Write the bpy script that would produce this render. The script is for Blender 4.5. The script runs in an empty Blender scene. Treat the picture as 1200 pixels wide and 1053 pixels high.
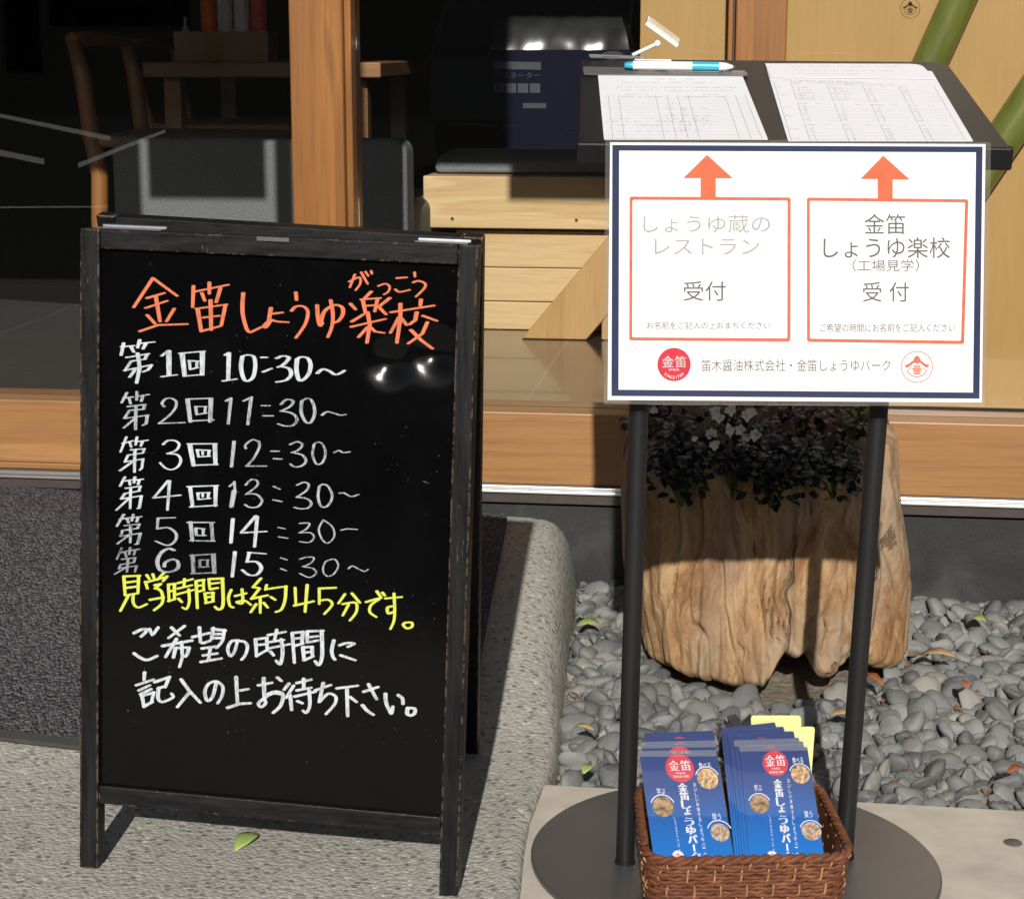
import bpy, bmesh, math, random
import numpy as np
from mathutils import Vector, Matrix, noise as mnoise

R = math.radians
C = bpy.context.scene.collection
scene = bpy.context.scene
rng = random.Random(7)

# ------------------------------------------------------------------ camera, sky, sun, exposure
CAM_H, PITCH, FPX, PCX, PCY = 0.98, R(12.0), 2250.0, 600.0, 526.5   # the photograph is 1200 x 1053
cam_d = bpy.data.cameras.new('camera')
cam = bpy.data.objects.new('camera', cam_d); C.objects.link(cam)
cam.location = (0, 0, CAM_H); cam.rotation_euler = (R(90) - PITCH, 0, 0)
cam_d.sensor_width = 36; cam_d.sensor_fit = 'HORIZONTAL'; cam_d.lens = 36 * FPX / 1200
cam_d.clip_start = 0.05; cam_d.clip_end = 1000
scene.camera = cam

SUN_EL, SUN_AZ = R(28.0), 0.060          # light travels along (SUN_AZ, 1) on the ground
world = bpy.data.worlds.new('World'); scene.world = world; world.use_nodes = True
nt = world.node_tree
sky = nt.nodes.new('ShaderNodeTexSky'); sky.sky_type = 'NISHITA'; sky.sun_disc = False
sky.sun_elevation = SUN_EL; sky.sun_rotation = R(180 + 3); sky.air_density = 1.0; sky.dust_density = 1.5
bg = nt.nodes['Background']; bg.inputs['Strength'].default_value = 0.05
nt.links.new(sky.outputs[0], bg.inputs[0])
sl = bpy.data.lights.new('sun', 'SUN'); sl.energy = 4.7; sl.angle = R(0.5); sl.color = (1.0, 0.94, 0.86)
sun = bpy.data.objects.new('sun', sl); C.objects.link(sun)
sun.rotation_euler = Vector((SUN_AZ, 1, -math.tan(SUN_EL))).to_track_quat('-Z', 'Y').to_euler()
sun.location = (-1, -4, 5)
vs = scene.view_settings
vs.view_transform = 'Standard'; vs.look = 'None'; vs.exposure = 0.05; vs.gamma = 1; vs.use_curve_mapping = False
scene.cycles.max_bounces = 10; scene.cycles.transparent_max_bounces = 16
scene.cycles.caustics_reflective = False; scene.cycles.caustics_refractive = False
scene.cycles.sample_clamp_indirect = 6

# ------------------------------------------------------------------ picture -> place helpers
def ray(px, py):
    a = (px - PCX) / FPX; b = -(py - PCY) / FPX
    return Vector((a, math.cos(PITCH) + b * math.sin(PITCH), -math.sin(PITCH) + b * math.cos(PITCH)))
EYE = Vector((0, 0, CAM_H))
def at_plane(px, py, p, n):
    r = ray(px, py); return EYE + r * ((Vector(p) - EYE).dot(n) / r.dot(n))
def at_y(px, py, Y): return at_plane(px, py, (0, Y, 0), Vector((0, 1, 0)))
def at_z(px, py, Z): return at_plane(px, py, (0, 0, Z), Vector((0, 0, 1)))

# ------------------------------------------------------------------ mesh helpers
class MB:
    def __init__(s): s.v = []; s.f = []; s.m = []
    def add(s, vs_, fs, mi=0):
        o = len(s.v); s.v += [tuple(v) for v in vs_]
        for f in fs: s.f.append([i + o for i in f]); s.m.append(mi)
        return s
    def box(s, x0, x1, y0, y1, z0, z1, T=None, mi=0):
        vs_ = [Vector((x, y, z)) for x in (x0, x1) for y in (y0, y1) for z in (z0, z1)]
        if T: vs_ = [T(v) for v in vs_]
        return s.add(vs_, [(0, 1, 3, 2), (4, 6, 7, 5), (0, 4, 5, 1), (2, 3, 7, 6), (0, 2, 6, 4), (1, 5, 7, 3)], mi)
    def bar(s, p0, p1, a, b, mi=0):
        """box along p0-p1; a, b: full cross-section vectors (p0, p1 lie on one edge)"""
        p0, p1, a, b = map(Vector, (p0, p1, a, b))
        vs_ = [p + da * a + db * b for p in (p0, p1) for da in (0, 1) for db in (0, 1)]
        return s.add(vs_, [(0, 1, 3, 2), (4, 6, 7, 5), (0, 4, 5, 1), (2, 3, 7, 6), (0, 2, 6, 4), (1, 5, 7, 3)], mi)
    def prism(s, poly, d, mi=0):
        """polygon of points, extruded by vector d"""
        n = len(poly); d = Vector(d); vs_ = [Vector(p) for p in poly] + [Vector(p) + d for p in poly]
        return s.add(vs_, [list(range(n))[::-1], [i + n for i in range(n)]] +
                     [(i, (i + 1) % n, (i + 1) % n + n, i + n) for i in range(n)], mi)
    def tube(s, pts, rad, n=10, closed=False, caps=True, mi=0):
        pts = [Vector(p) for p in pts]; N = len(pts)
        if not hasattr(rad, '__len__'): rad = [rad] * N
        rings = []; up = Vector((0.31, 0.17, 0.93))
        prev = None
        for i, p in enumerate(pts):
            if closed: t = pts[(i + 1) % N] - pts[i - 1]
            else: t = pts[min(i + 1, N - 1)] - pts[max(i - 1, 0)]
            t.normalize()
            if prev is None:
                u = t.cross(up)
                if u.length < 1e-3: u = t.cross(Vector((1, 0, 0)))
            else: u = prev - t * prev.dot(t)
            u.normalize(); prev = u; w = t.cross(u)
            rings.append([p + (u * math.cos(k * math.tau / n) + w * math.sin(k * math.tau / n)) * rad[i] for k in range(n)])
        vs_ = [v for r in rings for v in r]; fs = []
        for i in range(N if closed else N - 1):
            j = (i + 1) % N
            for k in range(n): fs.append((i * n + k, i * n + (k + 1) % n, j * n + (k + 1) % n, j * n + k))
        if not closed and caps: fs += [list(range(n))[::-1], [(N - 1) * n + k for k in range(n)]]
        return s.add(vs_, fs, mi)
    def lathe(s, prof, n=48, cx=0, cy=0, mi=0):
        vs_ = []; fs = []; N = len(prof)
        for r, z in prof:
            for k in range(n): vs_.append((cx + r * math.cos(k * math.tau / n), cy + r * math.sin(k * math.tau / n), z))
        for i in range(N - 1):
            for k in range(n): fs.append((i * n + k, i * n + (k + 1) % n, (i + 1) * n + (k + 1) % n, (i + 1) * n + k))
        fs.append(list(range(n))[::-1]); fs.append([(N - 1) * n + k for k in range(n)])
        return s.add(vs_, fs, mi)
    def mesh(s, name):
        me = bpy.data.meshes.new(name); me.from_pydata(s.v, [], s.f); me.update(); return me
    def build(s, name, mat, parent=None, smooth=False, bevel=0, fix=True, loc=None, flat_angle=None):
        me = s.mesh(name)
        mats = mat if isinstance(mat, (list, tuple)) else [mat]
        for m_ in mats: me.materials.append(m_)
        if len(mats) > 1:
            for p, mi in zip(me.polygons, s.m): p.material_index = mi
        if fix:
            bm = bmesh.new(); bm.from_mesh(me); bmesh.ops.recalc_face_normals(bm, faces=bm.faces); bm.to_mesh(me); bm.free()
        if smooth:
            for p in me.polygons: p.use_smooth = True
            if flat_angle: me.set_sharp_from_angle(angle=R(flat_angle))
        o = bpy.data.objects.new(name, me); C.objects.link(o)
        if parent: o.parent = parent
        if loc: o.location = loc
        if bevel:
            b = o.modifiers.new('bevel', 'BEVEL'); b.width = bevel; b.segments = 2; b.limit_method = 'ANGLE'
        return o

def tag(o, label=None, cat=None, group=None, kind=None):
    if label: o['label'] = label
    if cat: o['category'] = cat
    if group: o['group'] = group
    if kind: o['kind'] = kind
    return o
def empty(name, loc, label, cat, group=None, rz=0.0):
    o = bpy.data.objects.new(name, None); C.objects.link(o); o.location = loc; o.rotation_euler = (0, 0, rz)
    o.empty_display_size = 0.1
    return tag(o, label, cat, group)
def copy_tree(o, parent=None):
    c = o.copy(); C.objects.link(c)
    if parent: c.parent = parent
    for ch in list(o.children): copy_tree(ch, c)
    return c

# ------------------------------------------------------------------ materials
class NT:
    def __init__(s, name):
        s.m = bpy.data.materials.new(name); s.m.use_nodes = True; s.t = s.m.node_tree
        s.p = s.t.nodes['Principled BSDF']; s.out = s.t.nodes['Material Output']
        s.oc = s.n('ShaderNodeTexCoord').outputs['Object']
    def n(s, typ, **kw):
        nd = s.t.nodes.new(typ)
        for k, v in kw.items(): setattr(nd, k, v)
        return nd
    def L(s, a, b): s.t.links.new(a, b)
    def mapping(s, scale=(1, 1, 1), rot=(0, 0, 0), src=None, loc=(0, 0, 0)):
        m = s.n('ShaderNodeMapping'); m.inputs['Scale'].default_value = scale; m.inputs['Rotation'].default_value = rot
        m.inputs['Location'].default_value = loc
        s.L(src or s.oc, m.inputs[0]); return m.outputs[0]
    def noise(s, scale, detail=4, rough=.55, src=None, dist=0.0):
        t = s.n('ShaderNodeTexNoise'); t.inputs['Scale'].default_value = scale; t.inputs['Detail'].default_value = detail
        t.inputs['Roughness'].default_value = rough; t.inputs['Distortion'].default_value = dist
        s.L(src or s.oc, t.inputs['Vector']); return t.outputs['Fac']
    def voro(s, scale, feature='F1', src=None, rand=1.0):
        t = s.n('ShaderNodeTexVoronoi'); t.feature = feature; t.inputs['Scale'].default_value = scale
        t.inputs['Randomness'].default_value = rand
        s.L(src or s.oc, t.inputs['Vector']); return t
    def ramp(s, fac, stops):
        r = s.n('ShaderNodeValToRGB'); e = r.color_ramp.elements
        while len(e) < len(stops): e.new(0.5)
        for el, (p, c) in zip(e, stops):
            el.position = p; el.color = (c if hasattr(c, '__len__') else (c, c, c)) + ((1,) if not hasattr(c, '__len__') or len(c) == 3 else ())
        s.L(fac, r.inputs[0]); return r.outputs[0]
    def mix(s, fac, a, b, typ='MIX'):
        x = s.n('ShaderNodeMix'); x.data_type = 'RGBA'; x.blend_type = typ
        for sock, v in ((x.inputs[0], fac), (x.inputs[6], a), (x.inputs[7], b)):
            if hasattr(v, 'is_linked') or isinstance(v, bpy.types.NodeSocket): s.L(v, sock)
            elif hasattr(v, '__len__'): sock.default_value = tuple(v) + (1,) if len(v) == 3 else v
            else: sock.default_value = v
        return x.outputs[2]
    def math(s, op, a, b=0.0):
        x = s.n('ShaderNodeMath'); x.operation = op
        for sock, v in ((x.inputs[0], a), (x.inputs[1], b)):
            if isinstance(v, bpy.types.NodeSocket): s.L(v, sock)
            else: sock.default_value = v
        return x.outputs[0]
    def bump(s, h, strength=.3, dist=.002, prev=None):
        b = s.n('ShaderNodeBump'); b.inputs['Strength'].default_value = strength; b.inputs['Distance'].default_value = dist
        s.L(h, b.inputs['Height'])
        if prev: s.L(prev, b.inputs['Normal'])
        return b.outputs[0]
    def set(s, color=None, rough=None, metal=None, normal=None, coat=None, spec=None, alpha=None, coat_rough=None, sheen=None):
        for key, v in (('Base Color', color), ('Roughness', rough), ('Metallic', metal), ('Normal', normal), ('Coat Weight', coat),
                       ('Specular IOR Level', spec), ('Alpha', alpha), ('Coat Roughness', coat_rough), ('Sheen Weight', sheen)):
            if v is None: continue
            sock = s.p.inputs[key]
            if isinstance(v, bpy.types.NodeSocket): s.L(v, sock)
            elif hasattr(v, '__len__'): sock.default_value = tuple(v) + (1,) if len(v) == 3 else v
            else: sock.default_value = v
        return s.m

def m_plain(name, col, rough=.5, metal=0, var=.12, scale=40, bump=0.0, coat=0, spec=.5):
    t = NT(name); f = t.noise(scale, 5)
    a = tuple(c * (1 - var) for c in col); b = tuple(min(1, c * (1 + var)) for c in col)
    c = t.ramp(f, [(.3, a), (.7, b)])
    nm = t.bump(f, bump, .002) if bump else None
    return t.set(c, rough, metal, nm, coat, spec)

def m_wood(name, c_light, c_dark, axis='Z', scale=1.0, rough=.45, coat=0.0, ring=9.0, contrast=1.0, bump=.12):
    t = NT(name)
    st = {'X': (.12, 1, 1), 'Y': (1, .12, 1), 'Z': (1, 1, .12)}[axis]
    v = t.mapping(tuple(q * scale for q in st))
    big = t.noise(3.2, 3, .5, v, .6)
    w = t.math('FRACT', t.math('MULTIPLY', big, ring))
    w = t.ramp(w, [(0, 1.0), (.75, .25), (.93, 0.0), (1, 1.0)])
    v2 = t.mapping(tuple((q if q > .5 * 1 else q * .35) * scale for q in st))
    fine = t.noise(150, 4, .6, v2)
    col = t.mix(t.math('MULTIPLY', w, .62 * contrast), c_light, c_dark)
    d = tuple(c * .6 for c in c_dark)
    col = t.mix(t.math('MULTIPLY', t.ramp(fine, [(.45, 0.0), (.75, 1.0)]), .5 * contrast), col, d)
    blot = t.noise(5, 2, .5)
    col = t.mix(t.ramp(blot, [(.3, 0.0), (.7, .35)]), col, tuple(c * .78 for c in c_light))
    nm = t.bump(fine, bump, .001)
    return t.set(col, rough, 0, nm, coat)

def m_aggregate(name, base=(.44, .43, .385)):
    t = NT(name)
    vo = t.voro(165); d2 = t.voro(92)
    warp = t.noise(9, 4)
    rnd = t.n('ShaderNodeSeparateColor'); t.L(vo.outputs['Color'], rnd.inputs[0])
    col = t.ramp(rnd.outputs[0], [(0, tuple(c * .74 for c in base)), (.35, tuple(c * .93 for c in base)), (.8, base), (.96, tuple(min(1, c * 1.14) for c in base)), (1, (.66, .64, .6))])
    rn2 = t.n('ShaderNodeSeparateColor'); t.L(d2.outputs['Color'], rn2.inputs[0])
    spot = t.math('MULTIPLY', t.ramp(d2.outputs['Distance'], [(.30, 1.0), (.46, 0.0)]), t.ramp(rn2.outputs[1], [(.54, 0.0), (.60, 1.0)]))
    dark = t.ramp(rn2.outputs[0], [(0, (.055, .053, .05)), (.7, (.13, .125, .11)), (1, (.2, .15, .1))])
    col = t.mix(t.math('MULTIPLY', spot, .75), col, dark)
    pit = t.ramp(t.noise(330, 2, .6), [(.60, 0.0), (.70, 1.0)])
    col = t.mix(t.math('MULTIPLY', pit, .35), col, (.14, .13, .115))
    stain = t.noise(2.3, 5, .6, None, .8)
    col = t.mix(t.ramp(warp, [(.3, 0.0), (.75, .35)]), col, tuple(c * .72 for c in base))
    col = t.mix(t.ramp(stain, [(.45, 0.0), (.7, .4)]), col, tuple(c * .6 for c in base))
    h = t.math('SUBTRACT', t.math('MULTIPLY', vo.outputs['Distance'], -1.0), t.math('MULTIPLY', spot, .35))
    nm = t.bump(h, .55, .003)
    return t.set(col, .85, 0, nm)

def m_blackwood(name, axis='Z'):
    t = NT(name)
    v = t.mapping((1, 1, .06) if axis == 'Z' else (.06, 1, 1)); f = t.noise(120, 5, .65, v)
    g = t.noise(16, 5, .6)
    col = t.ramp(f, [(.35, (.004, .004, .0045)), (.75, (.013, .013, .0145))])
    # paint chipped off along the arrises
    bv = t.n('ShaderNodeBevel'); bv.samples = 4; bv.inputs['Radius'].default_value = .0042
    geo = t.n('ShaderNodeNewGeometry')
    dt = t.n('ShaderNodeVectorMath'); dt.operation = 'DOT_PRODUCT'; t.L(bv.outputs[0], dt.inputs[0]); t.L(geo.outputs['Normal'], dt.inputs[1])
    edge = t.ramp(dt.outputs['Value'], [(.74, 1.0), (.955, 0.0)])
    chip = t.math('MULTIPLY', edge, t.ramp(t.noise(95, 4, .7), [(.47, 0.0), (.53, 1.0)] if axis == 'Z' else [(.57, 0.0), (.63, 1.0)]))
    col = t.mix(chip, col, (.40, .27, .15))
    sc = t.math('MULTIPLY', t.ramp(g, [(.58, 0.0), (.68, 1.0)]), t.ramp(t.noise(420, 2, .5, t.mapping((1, 1, .1))), [(.60, 0.0), (.68, .35)]))
    col = t.mix(sc, col, (.22, .2, .18))
    nm = t.bump(f, .35, .0012)
    return t.set(col, t.ramp(f, [(.3, .36), (.7, .55)]), 0, nm, spec=.22)

def m_glass(name, tint=(1, 1, 1), rough=0.0, ior=1.5, haze=0.0):
    t = NT(name); t.t.nodes.remove(t.p)
    tr = t.n('ShaderNodeBsdfTransparent'); tr.inputs[0].default_value = tuple(tint) + (1,)
    gl = t.n('ShaderNodeBsdfGlossy'); gl.inputs['Roughness'].default_value = rough
    fr = t.n('ShaderNodeFresnel'); fr.inputs[0].default_value = ior
    mx = t.n('ShaderNodeMixShader'); t.L(fr.outputs[0], mx.inputs[0]); t.L(tr.outputs[0], mx.inputs[1]); t.L(gl.outputs[0], mx.inputs[2])
    out = mx.outputs[0]
    if haze:
        df = t.n('ShaderNodeBsdfDiffuse'); df.inputs[0].default_value = (.8, .8, .8, 1)
        m2 = t.n('ShaderNodeMixShader'); m2.inputs[0].default_value = haze
        t.L(out, m2.inputs[1]); t.L(df.outputs[0], m2.inputs[2]); out = m2.outputs[0]
    t.L(out, t.out.inputs[0]); return t.m

def m_pebble(name, island=False):
    t = NT(name)
    if island:
        g = t.n('ShaderNodeNewGeometry'); r = g.outputs['Random Per Island']
    else:
        g = t.n('ShaderNodeObjectInfo'); r = g.outputs['Random']
    col = t.ramp(r, [(0, (.055, .062, .067)), (.3, (.102, .111, .115)), (.6, (.168, .176, .175)), (.88, (.21, .215, .21)), (.965, (.235, .22, .19)), (1, (.30, .29, .27))])
    v = t.mapping((1, 1, 2.5), (.5, .3, .2))
    a = t.noise(55, 5, .65, v, .4); b = t.noise(400, 3, .6)
    col = t.mix(t.ramp(a, [(.35, 0.0), (.72, .5)]), col, (.23, .235, .225))
    col = t.mix(t.ramp(b, [(.4, 0.0), (.75, .4)]), col, (.07, .072, .075))
    vein = t.ramp(t.noise(18, 2, .5, v, 1.5), [(.485, 0.0), (.5, .5), (.515, 0.0)])
    col = t.mix(vein, col, (.42, .41, .38))
    nm = t.bump(b, .2, .001)
    return t.set(col, .62, 0, nm, spec=.35)

def m_stump(name):
    t = NT(name)
    wn = t.n('ShaderNodeTexNoise'); wn.inputs['Scale'].default_value = 5.5; wn.inputs['Detail'].default_value = 3; t.L(t.oc, wn.inputs['Vector'])
    ws = t.n('ShaderNodeVectorMath'); ws.operation = 'MULTIPLY_ADD'; t.L(wn.outputs['Color'], ws.inputs[0]); ws.inputs[1].default_value = (.16, .16, .10); t.L(t.oc, ws.inputs[2])
    v = t.mapping((1, 1, .16), src=ws.outputs[0]); w = t.noise(5.0, 4, .55, t.mapping((1, 1, .45)), .9)
    g = t.noise(20, 8, .72, v, .5); f = t.noise(80, 6, .68, v, .25)
    col = t.ramp(g, [(.28, (.09, .040, .016)), (.42, (.25, .135, .062)), (.54, (.40, .25, .125)), (.72, (.52, .37, .21))])
    col = t.mix(t.ramp(w, [(.45, 0.0), (.62, .7)]), col, (.36, .28, .20))     # weathered grey bark-less wood
    col = t.mix(t.ramp(t.noise(8, 5, .65, t.mapping((1, 1, .6)), .8), [(.58, 0.0), (.68, .8)]), col, (.21, .085, .028))
    crack = t.ramp(t.noise(14, 5, .6, v, .6), [(.63, 0.0), (.67, 1.0)])
    col = t.mix(t.math('MULTIPLY', crack, .7), col, (.05, .024, .011))
    col = t.mix(t.ramp(f, [(.48, 0.0), (.75, .6)]), col, (.13, .065, .03))
    h = t.math('ADD', t.math('ADD', t.math('MULTIPLY', g, .6), t.math('MULTIPLY', f, .4)), t.math('MULTIPLY', crack, -.5))
    nm = t.bump(h, .9, .009)
    return t.set(col, .8, 0, nm, spec=.2)

MAT = {}
MAT['agg'] = m_aggregate('washed_aggregate')
MAT['slab'] = m_plain('smooth_concrete', (.56, .51, .43), .85, 0, .16, 14, .25)
MAT['post'] = m_wood('stained_timber_upright', (.30, .120, .020), (.17, .060, .009), 'Z', 1.0, .45, .1, 7, 1.35)
MAT['sill'] = m_wood('stained_timber_sill', (.37, .188, .070), (.235, .105, .035), 'X', 1.0, .42, .1, 7, 1.1)
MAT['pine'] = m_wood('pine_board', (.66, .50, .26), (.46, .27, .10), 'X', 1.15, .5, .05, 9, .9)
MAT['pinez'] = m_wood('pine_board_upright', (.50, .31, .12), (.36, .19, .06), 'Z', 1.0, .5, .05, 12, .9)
MAT['ply'] = m_wood('pale_veneer', (.45, .285, .10), (.39, .24, .08), 'Z', 1.6, .35, .25, 5, .5, .05)
MAT['blackwood'] = m_blackwood('black_painted_wood'); MAT['blackrail'] = m_blackwood('black_painted_rail_wood', 'X')
MAT['steel'] = m_plain('bright_steel', (.72, .72, .72), .25, 1, .08, 90)
MAT['alu'] = m_plain('anodised_aluminium', (.80, .80, .80), .35, .6, .05, 60)
MAT['bronze'] = m_plain('dark_bronze_metal', (.085, .07, .065), .4, .4, .1, 60)
MAT['black_powder'] = m_plain('black_powder_coat', (.012, .012, .013), .45, 0, .1, 300, .1, 0, .35)
MAT['glass'] = m_glass('window_glass', haze=.0011)
MAT['clear'] = m_glass('clear_plastic', (.97, .98, .99), .04, 1.45, .05)
MAT['frost'] = m_glass('hazy_clear_plastic', (.9, .92, .95), .12, 1.5, .16)
MAT['peb'] = m_pebble('pebble_stone'); MAT['pebs'] = m_pebble('pebble_stone_mass', True)
MAT['stump'] = m_stump('weathered_stump_wood')

def m_soil():
    t = NT('bed_soil'); a = t.noise(60, 6, .7)
    c = t.ramp(a, [(.3, (.10, .075, .05)), (.55, (.24, .2, .155)), (.8, (.36, .31, .25))])
    return t.set(c, .95, 0, t.bump(a, .6, .01))
MAT['soil'] = m_soil()
def m_mat():
    t = NT('loop_pile_mat')
    v = t.mapping((1, .55, 1), (0, 0, R(-34)))
    a = t.voro(260, 'F1', v); b = t.noise(60, 5, .7, v); c2 = t.noise(300, 2, .6)
    sp = t.n('ShaderNodeSeparateColor'); t.L(a.outputs['Color'], sp.inputs[0])
    f = t.math('ADD', t.math('MULTIPLY', sp.outputs[0], .55), t.math('MULTIPLY', b, .5))
    c = t.ramp(f, [(.25, (.046, .045, .050)), (.55, (.098, .096, .104)), (.85, (.165, .163, .175))])
    h = t.math('ADD', t.math('MULTIPLY', a.outputs['Distance'], -1.0), t.math('MULTIPLY', c2, .4))
    return t.set(c, .95, 0, t.bump(h, .9, .006), spec=.1)
MAT['mat'] = m_mat()
def m_granite():
    t = NT('dark_granite_base'); a = t.noise(260, 4, .7); b = t.noise(7, 4, .6, None, .6)
    c = t.ramp(a, [(.35, (.012, .012, .013)), (.62, (.025, .025, .025)), (.8, (.06, .06, .057))])
    c = t.mix(t.ramp(b, [(.5, 0.0), (.7, .5)]), c, (.07, .07, .066))
    return t.set(c, t.ramp(b, [(.4, .45), (.7, .75)]), 0, t.bump(a, .1, .001))
MAT['granite'] = m_granite()
def m_tile():
    t = NT('dark_floor_tile')
    br = t.n('ShaderNodeTexBrick'); br.offset = 0; br.inputs['Scale'].default_value = 1.0
    br.inputs['Mortar Size'].default_value = .0028; br.inputs['Brick Width'].default_value = .45; br.inputs['Row Height'].default_value = .45
    br.inputs['Color1'].default_value = (.045, .043, .042, 1); br.inputs['Color2'].default_value = (.06, .057, .052, 1)
    br.inputs['Mortar'].default_value = (.16, .155, .15, 1); t.L(t.oc, br.inputs['Vector'])
    n_ = t.noise(20, 4)
    c = t.mix(t.ramp(n_, [(.3, 0.0), (.7, .3)]), br.outputs['Color'], (.03, .028, .026))
    return t.set(c, .16, 0, None, .3)
MAT['tile'] = m_tile()
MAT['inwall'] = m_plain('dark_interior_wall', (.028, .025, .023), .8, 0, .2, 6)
MAT['asphalt'] = m_plain('asphalt', (.030, .030, .031), 1.0, 0, .3, 90, .3, 0, .0)
MAT['linepaint'] = m_plain('white_road_paint', (.8, .8, .78), .7, 0, .08, 30)
def m_board():
    t = NT('gloss_blackboard')
    s_ = t.noise(14, 5, .7); dust = t.noise(3.5, 3, .6)
    c = t.ramp(s_, [(.4, (.0016, .0016, .0018)), (.8, (.0032, .0032, .0035))])
    fl = t.math('MULTIPLY', t.ramp(t.noise(210, 2, .5), [(.71, 0.0), (.77, .3)]), t.ramp(t.noise(11, 2, .5), [(.50, 0.0), (.62, 1.0)]))
    c = t.mix(fl, c, (.25, .25, .26))
    r = t.ramp(dust, [(.3, .145), (.7, .18)])
    return t, c, r
_t, _c, _r = m_board()
BOARD_T, BOARD_C, BOARD_R = _t, _c, _r; MAT['board'] = _t.m
def m_paint(name, col, streak=.5, rough=.55):
    t = NT(name); a = t.noise(420, 3, .7, t.mapping((1, 1, .3), (0, R(14), 0))); b = t.noise(38, 3)
    k = t.math('MULTIPLY', t.ramp(a, [(.44, 1.0), (.58, 0.0)]), t.ramp(b, [(.35, .25), (.6, 1.0)]))
    c = t.mix(t.math('MULTIPLY', k, streak), col, tuple(q * .22 for q in col))
    return t.set(c, rough, spec=.2)
MAT['orange'] = m_paint('orange_marker', (.66, .18, .085), .35)
MAT['white1'] = m_paint('white_marker', (.54, .585, .63), .55)
MAT['white2'] = m_paint('thin_white_marker', (.40, .43, .47), .9)
MAT['white3'] = m_paint('faint_white_marker', (.25, .265, .29), .95)
MAT['yellow'] = m_paint('yellow_marker', (.58, .63, .085), .25)
MAT['paper'] = m_plain('laminated_white_paper', (.86, .86, .87), .5, 0, .01, 30, 0, .6)
MAT['sheet'] = m_plain('white_paper_sheet', (.80, .81, .84), .75, 0, .015, 30, 0, 0, .2)
MAT['navy'] = m_plain('navy_print', (.020, .032, .088), .5, 0, .1, 60, 0, .6)
MAT['p_orange'] = m_plain('orange_print', (.66, .145, .07), .5, 0, .05, 60, 0, .6)
MAT['p_red'] = m_plain('red_print', (.60, .035, .06), .5, 0, .05, 60, 0, .4)
MAT['p_glare'] = m_plain('glare_paled_print', (.40, .385, .37), .5, 0, .1, 200, 0, .5)  # paler than the dark print: glare on the laminate put into the colour
MAT['p_dark'] = m_plain('dark_grey_print', (.13, .125, .12), .5, 0, .1, 200, 0, .5)
MAT['p_fade'] = m_plain('faint_grey_print', (.22, .22, .24), .6, 0, .1, 200)
MAT['p_white'] = m_plain('white_print', (.84, .84, .85), .5, 0, .03, 90, 0, .2)

# ------------------------------------------------------------------ text
def text_mesh_2d(s):
    cu = bpy.data.curves.new('t', 'FONT'); cu.body = s; cu.resolution_u = 4
    o = bpy.data.objects.new('t', cu); C.objects.link(o); bpy.context.view_layer.update()
    me = bpy.data.meshes.new_from_object(o.evaluated_get(bpy.context.evaluated_depsgraph_get()))
    vs_ = np.array([v.co[:2] for v in me.vertices]).reshape(-1, 2); fs = [list(p.vertices) for p in me.polygons]
    bpy.data.objects.remove(o); bpy.data.curves.remove(cu); bpy.data.meshes.remove(me)
    return vs_, fs
def text_into(mb, s, x0, x1, y0, y1, put, mi=0):
    """glyphs of s stretched over the box x0..x1, y0 (top)..y1 (bottom); put(x, y) -> point"""
    v, f = text_mesh_2d(s); lo, hi = v.min(0), v.max(0)
    q = (v - lo) / (hi - lo)
    mb.add([put(x0 + a * (x1 - x0), y1 + b * (y0 - y1)) for a, b in q], f, mi)

# ================================================================== SETTING
# ---- ground: a great asphalt sheet, the washed-aggregate ramp, the smooth slab and the pebble bed
g = MB(); g.add([(-150, -150, -.06), (150, -150, -.06), (150, 150, -.06), (-150, 150, -.06)], [(0, 1, 2, 3)])
tag(g.build('road', MAT['asphalt']), kind='structure')

PSI = R(7.5); FO = Vector((0, 3.44, 0)); FU = Vector((math.cos(PSI), -math.sin(PSI), 0)); FV = Vector((math.sin(PSI), math.cos(PSI), 0))
def fw(x, y, z): return FO + FU * x + FV * y + Vector((0, 0, z))
def fpx(px, py, y=0.0):
    p = at_plane(px, py, FO + FV * y, FV); d = p - FO; return d.dot(FU), p.z
FROT = (0, 0, -PSI)

EDGE_PX = [(612, 1075), (616, 1050), (618, 1020), (623, 980), (633, 940), (645, 914), (653, 888), (659, 835), (661, 800), (666, 762), (673, 718), (677, 680), (678, 655)]
edge = [at_z(x, y, 0.0) for x, y in EDGE_PX]
edge = [Vector((edge[0].x - .03, 1.2, 0))] + edge
SL_F = lambda x, Y: -.004 - .02 * (x - .27)
def ramp_z(x, Y):
    t = max(0.0, min(1.0, (Y - 2.42) / .98)); t = t * t * (3 - 2 * t) * .55 + t * .45
    return -.013 - .025 * x + .135 * t
def edge_at(Y):
    for a, b in zip(edge, edge[1:]):
        if Y <= b.y: k = (Y - a.y) / max(1e-6, b.y - a.y); return a.x + (b.x - a.x) * max(0, k)
    return edge[-1].x
g = MB(); rows = []; Ys = [0.6, 1.2, 1.6] + [1.8 + i * .04 for i in range(43)]
prof = [(-.13, 0), (-.09, .002), (-.06, .02), (-.042, .07), (-.028, .17), (-.017, .33), (-.009, .55), (-.004, .78), (0, 1.0), (.004, 1.3)]
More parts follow.
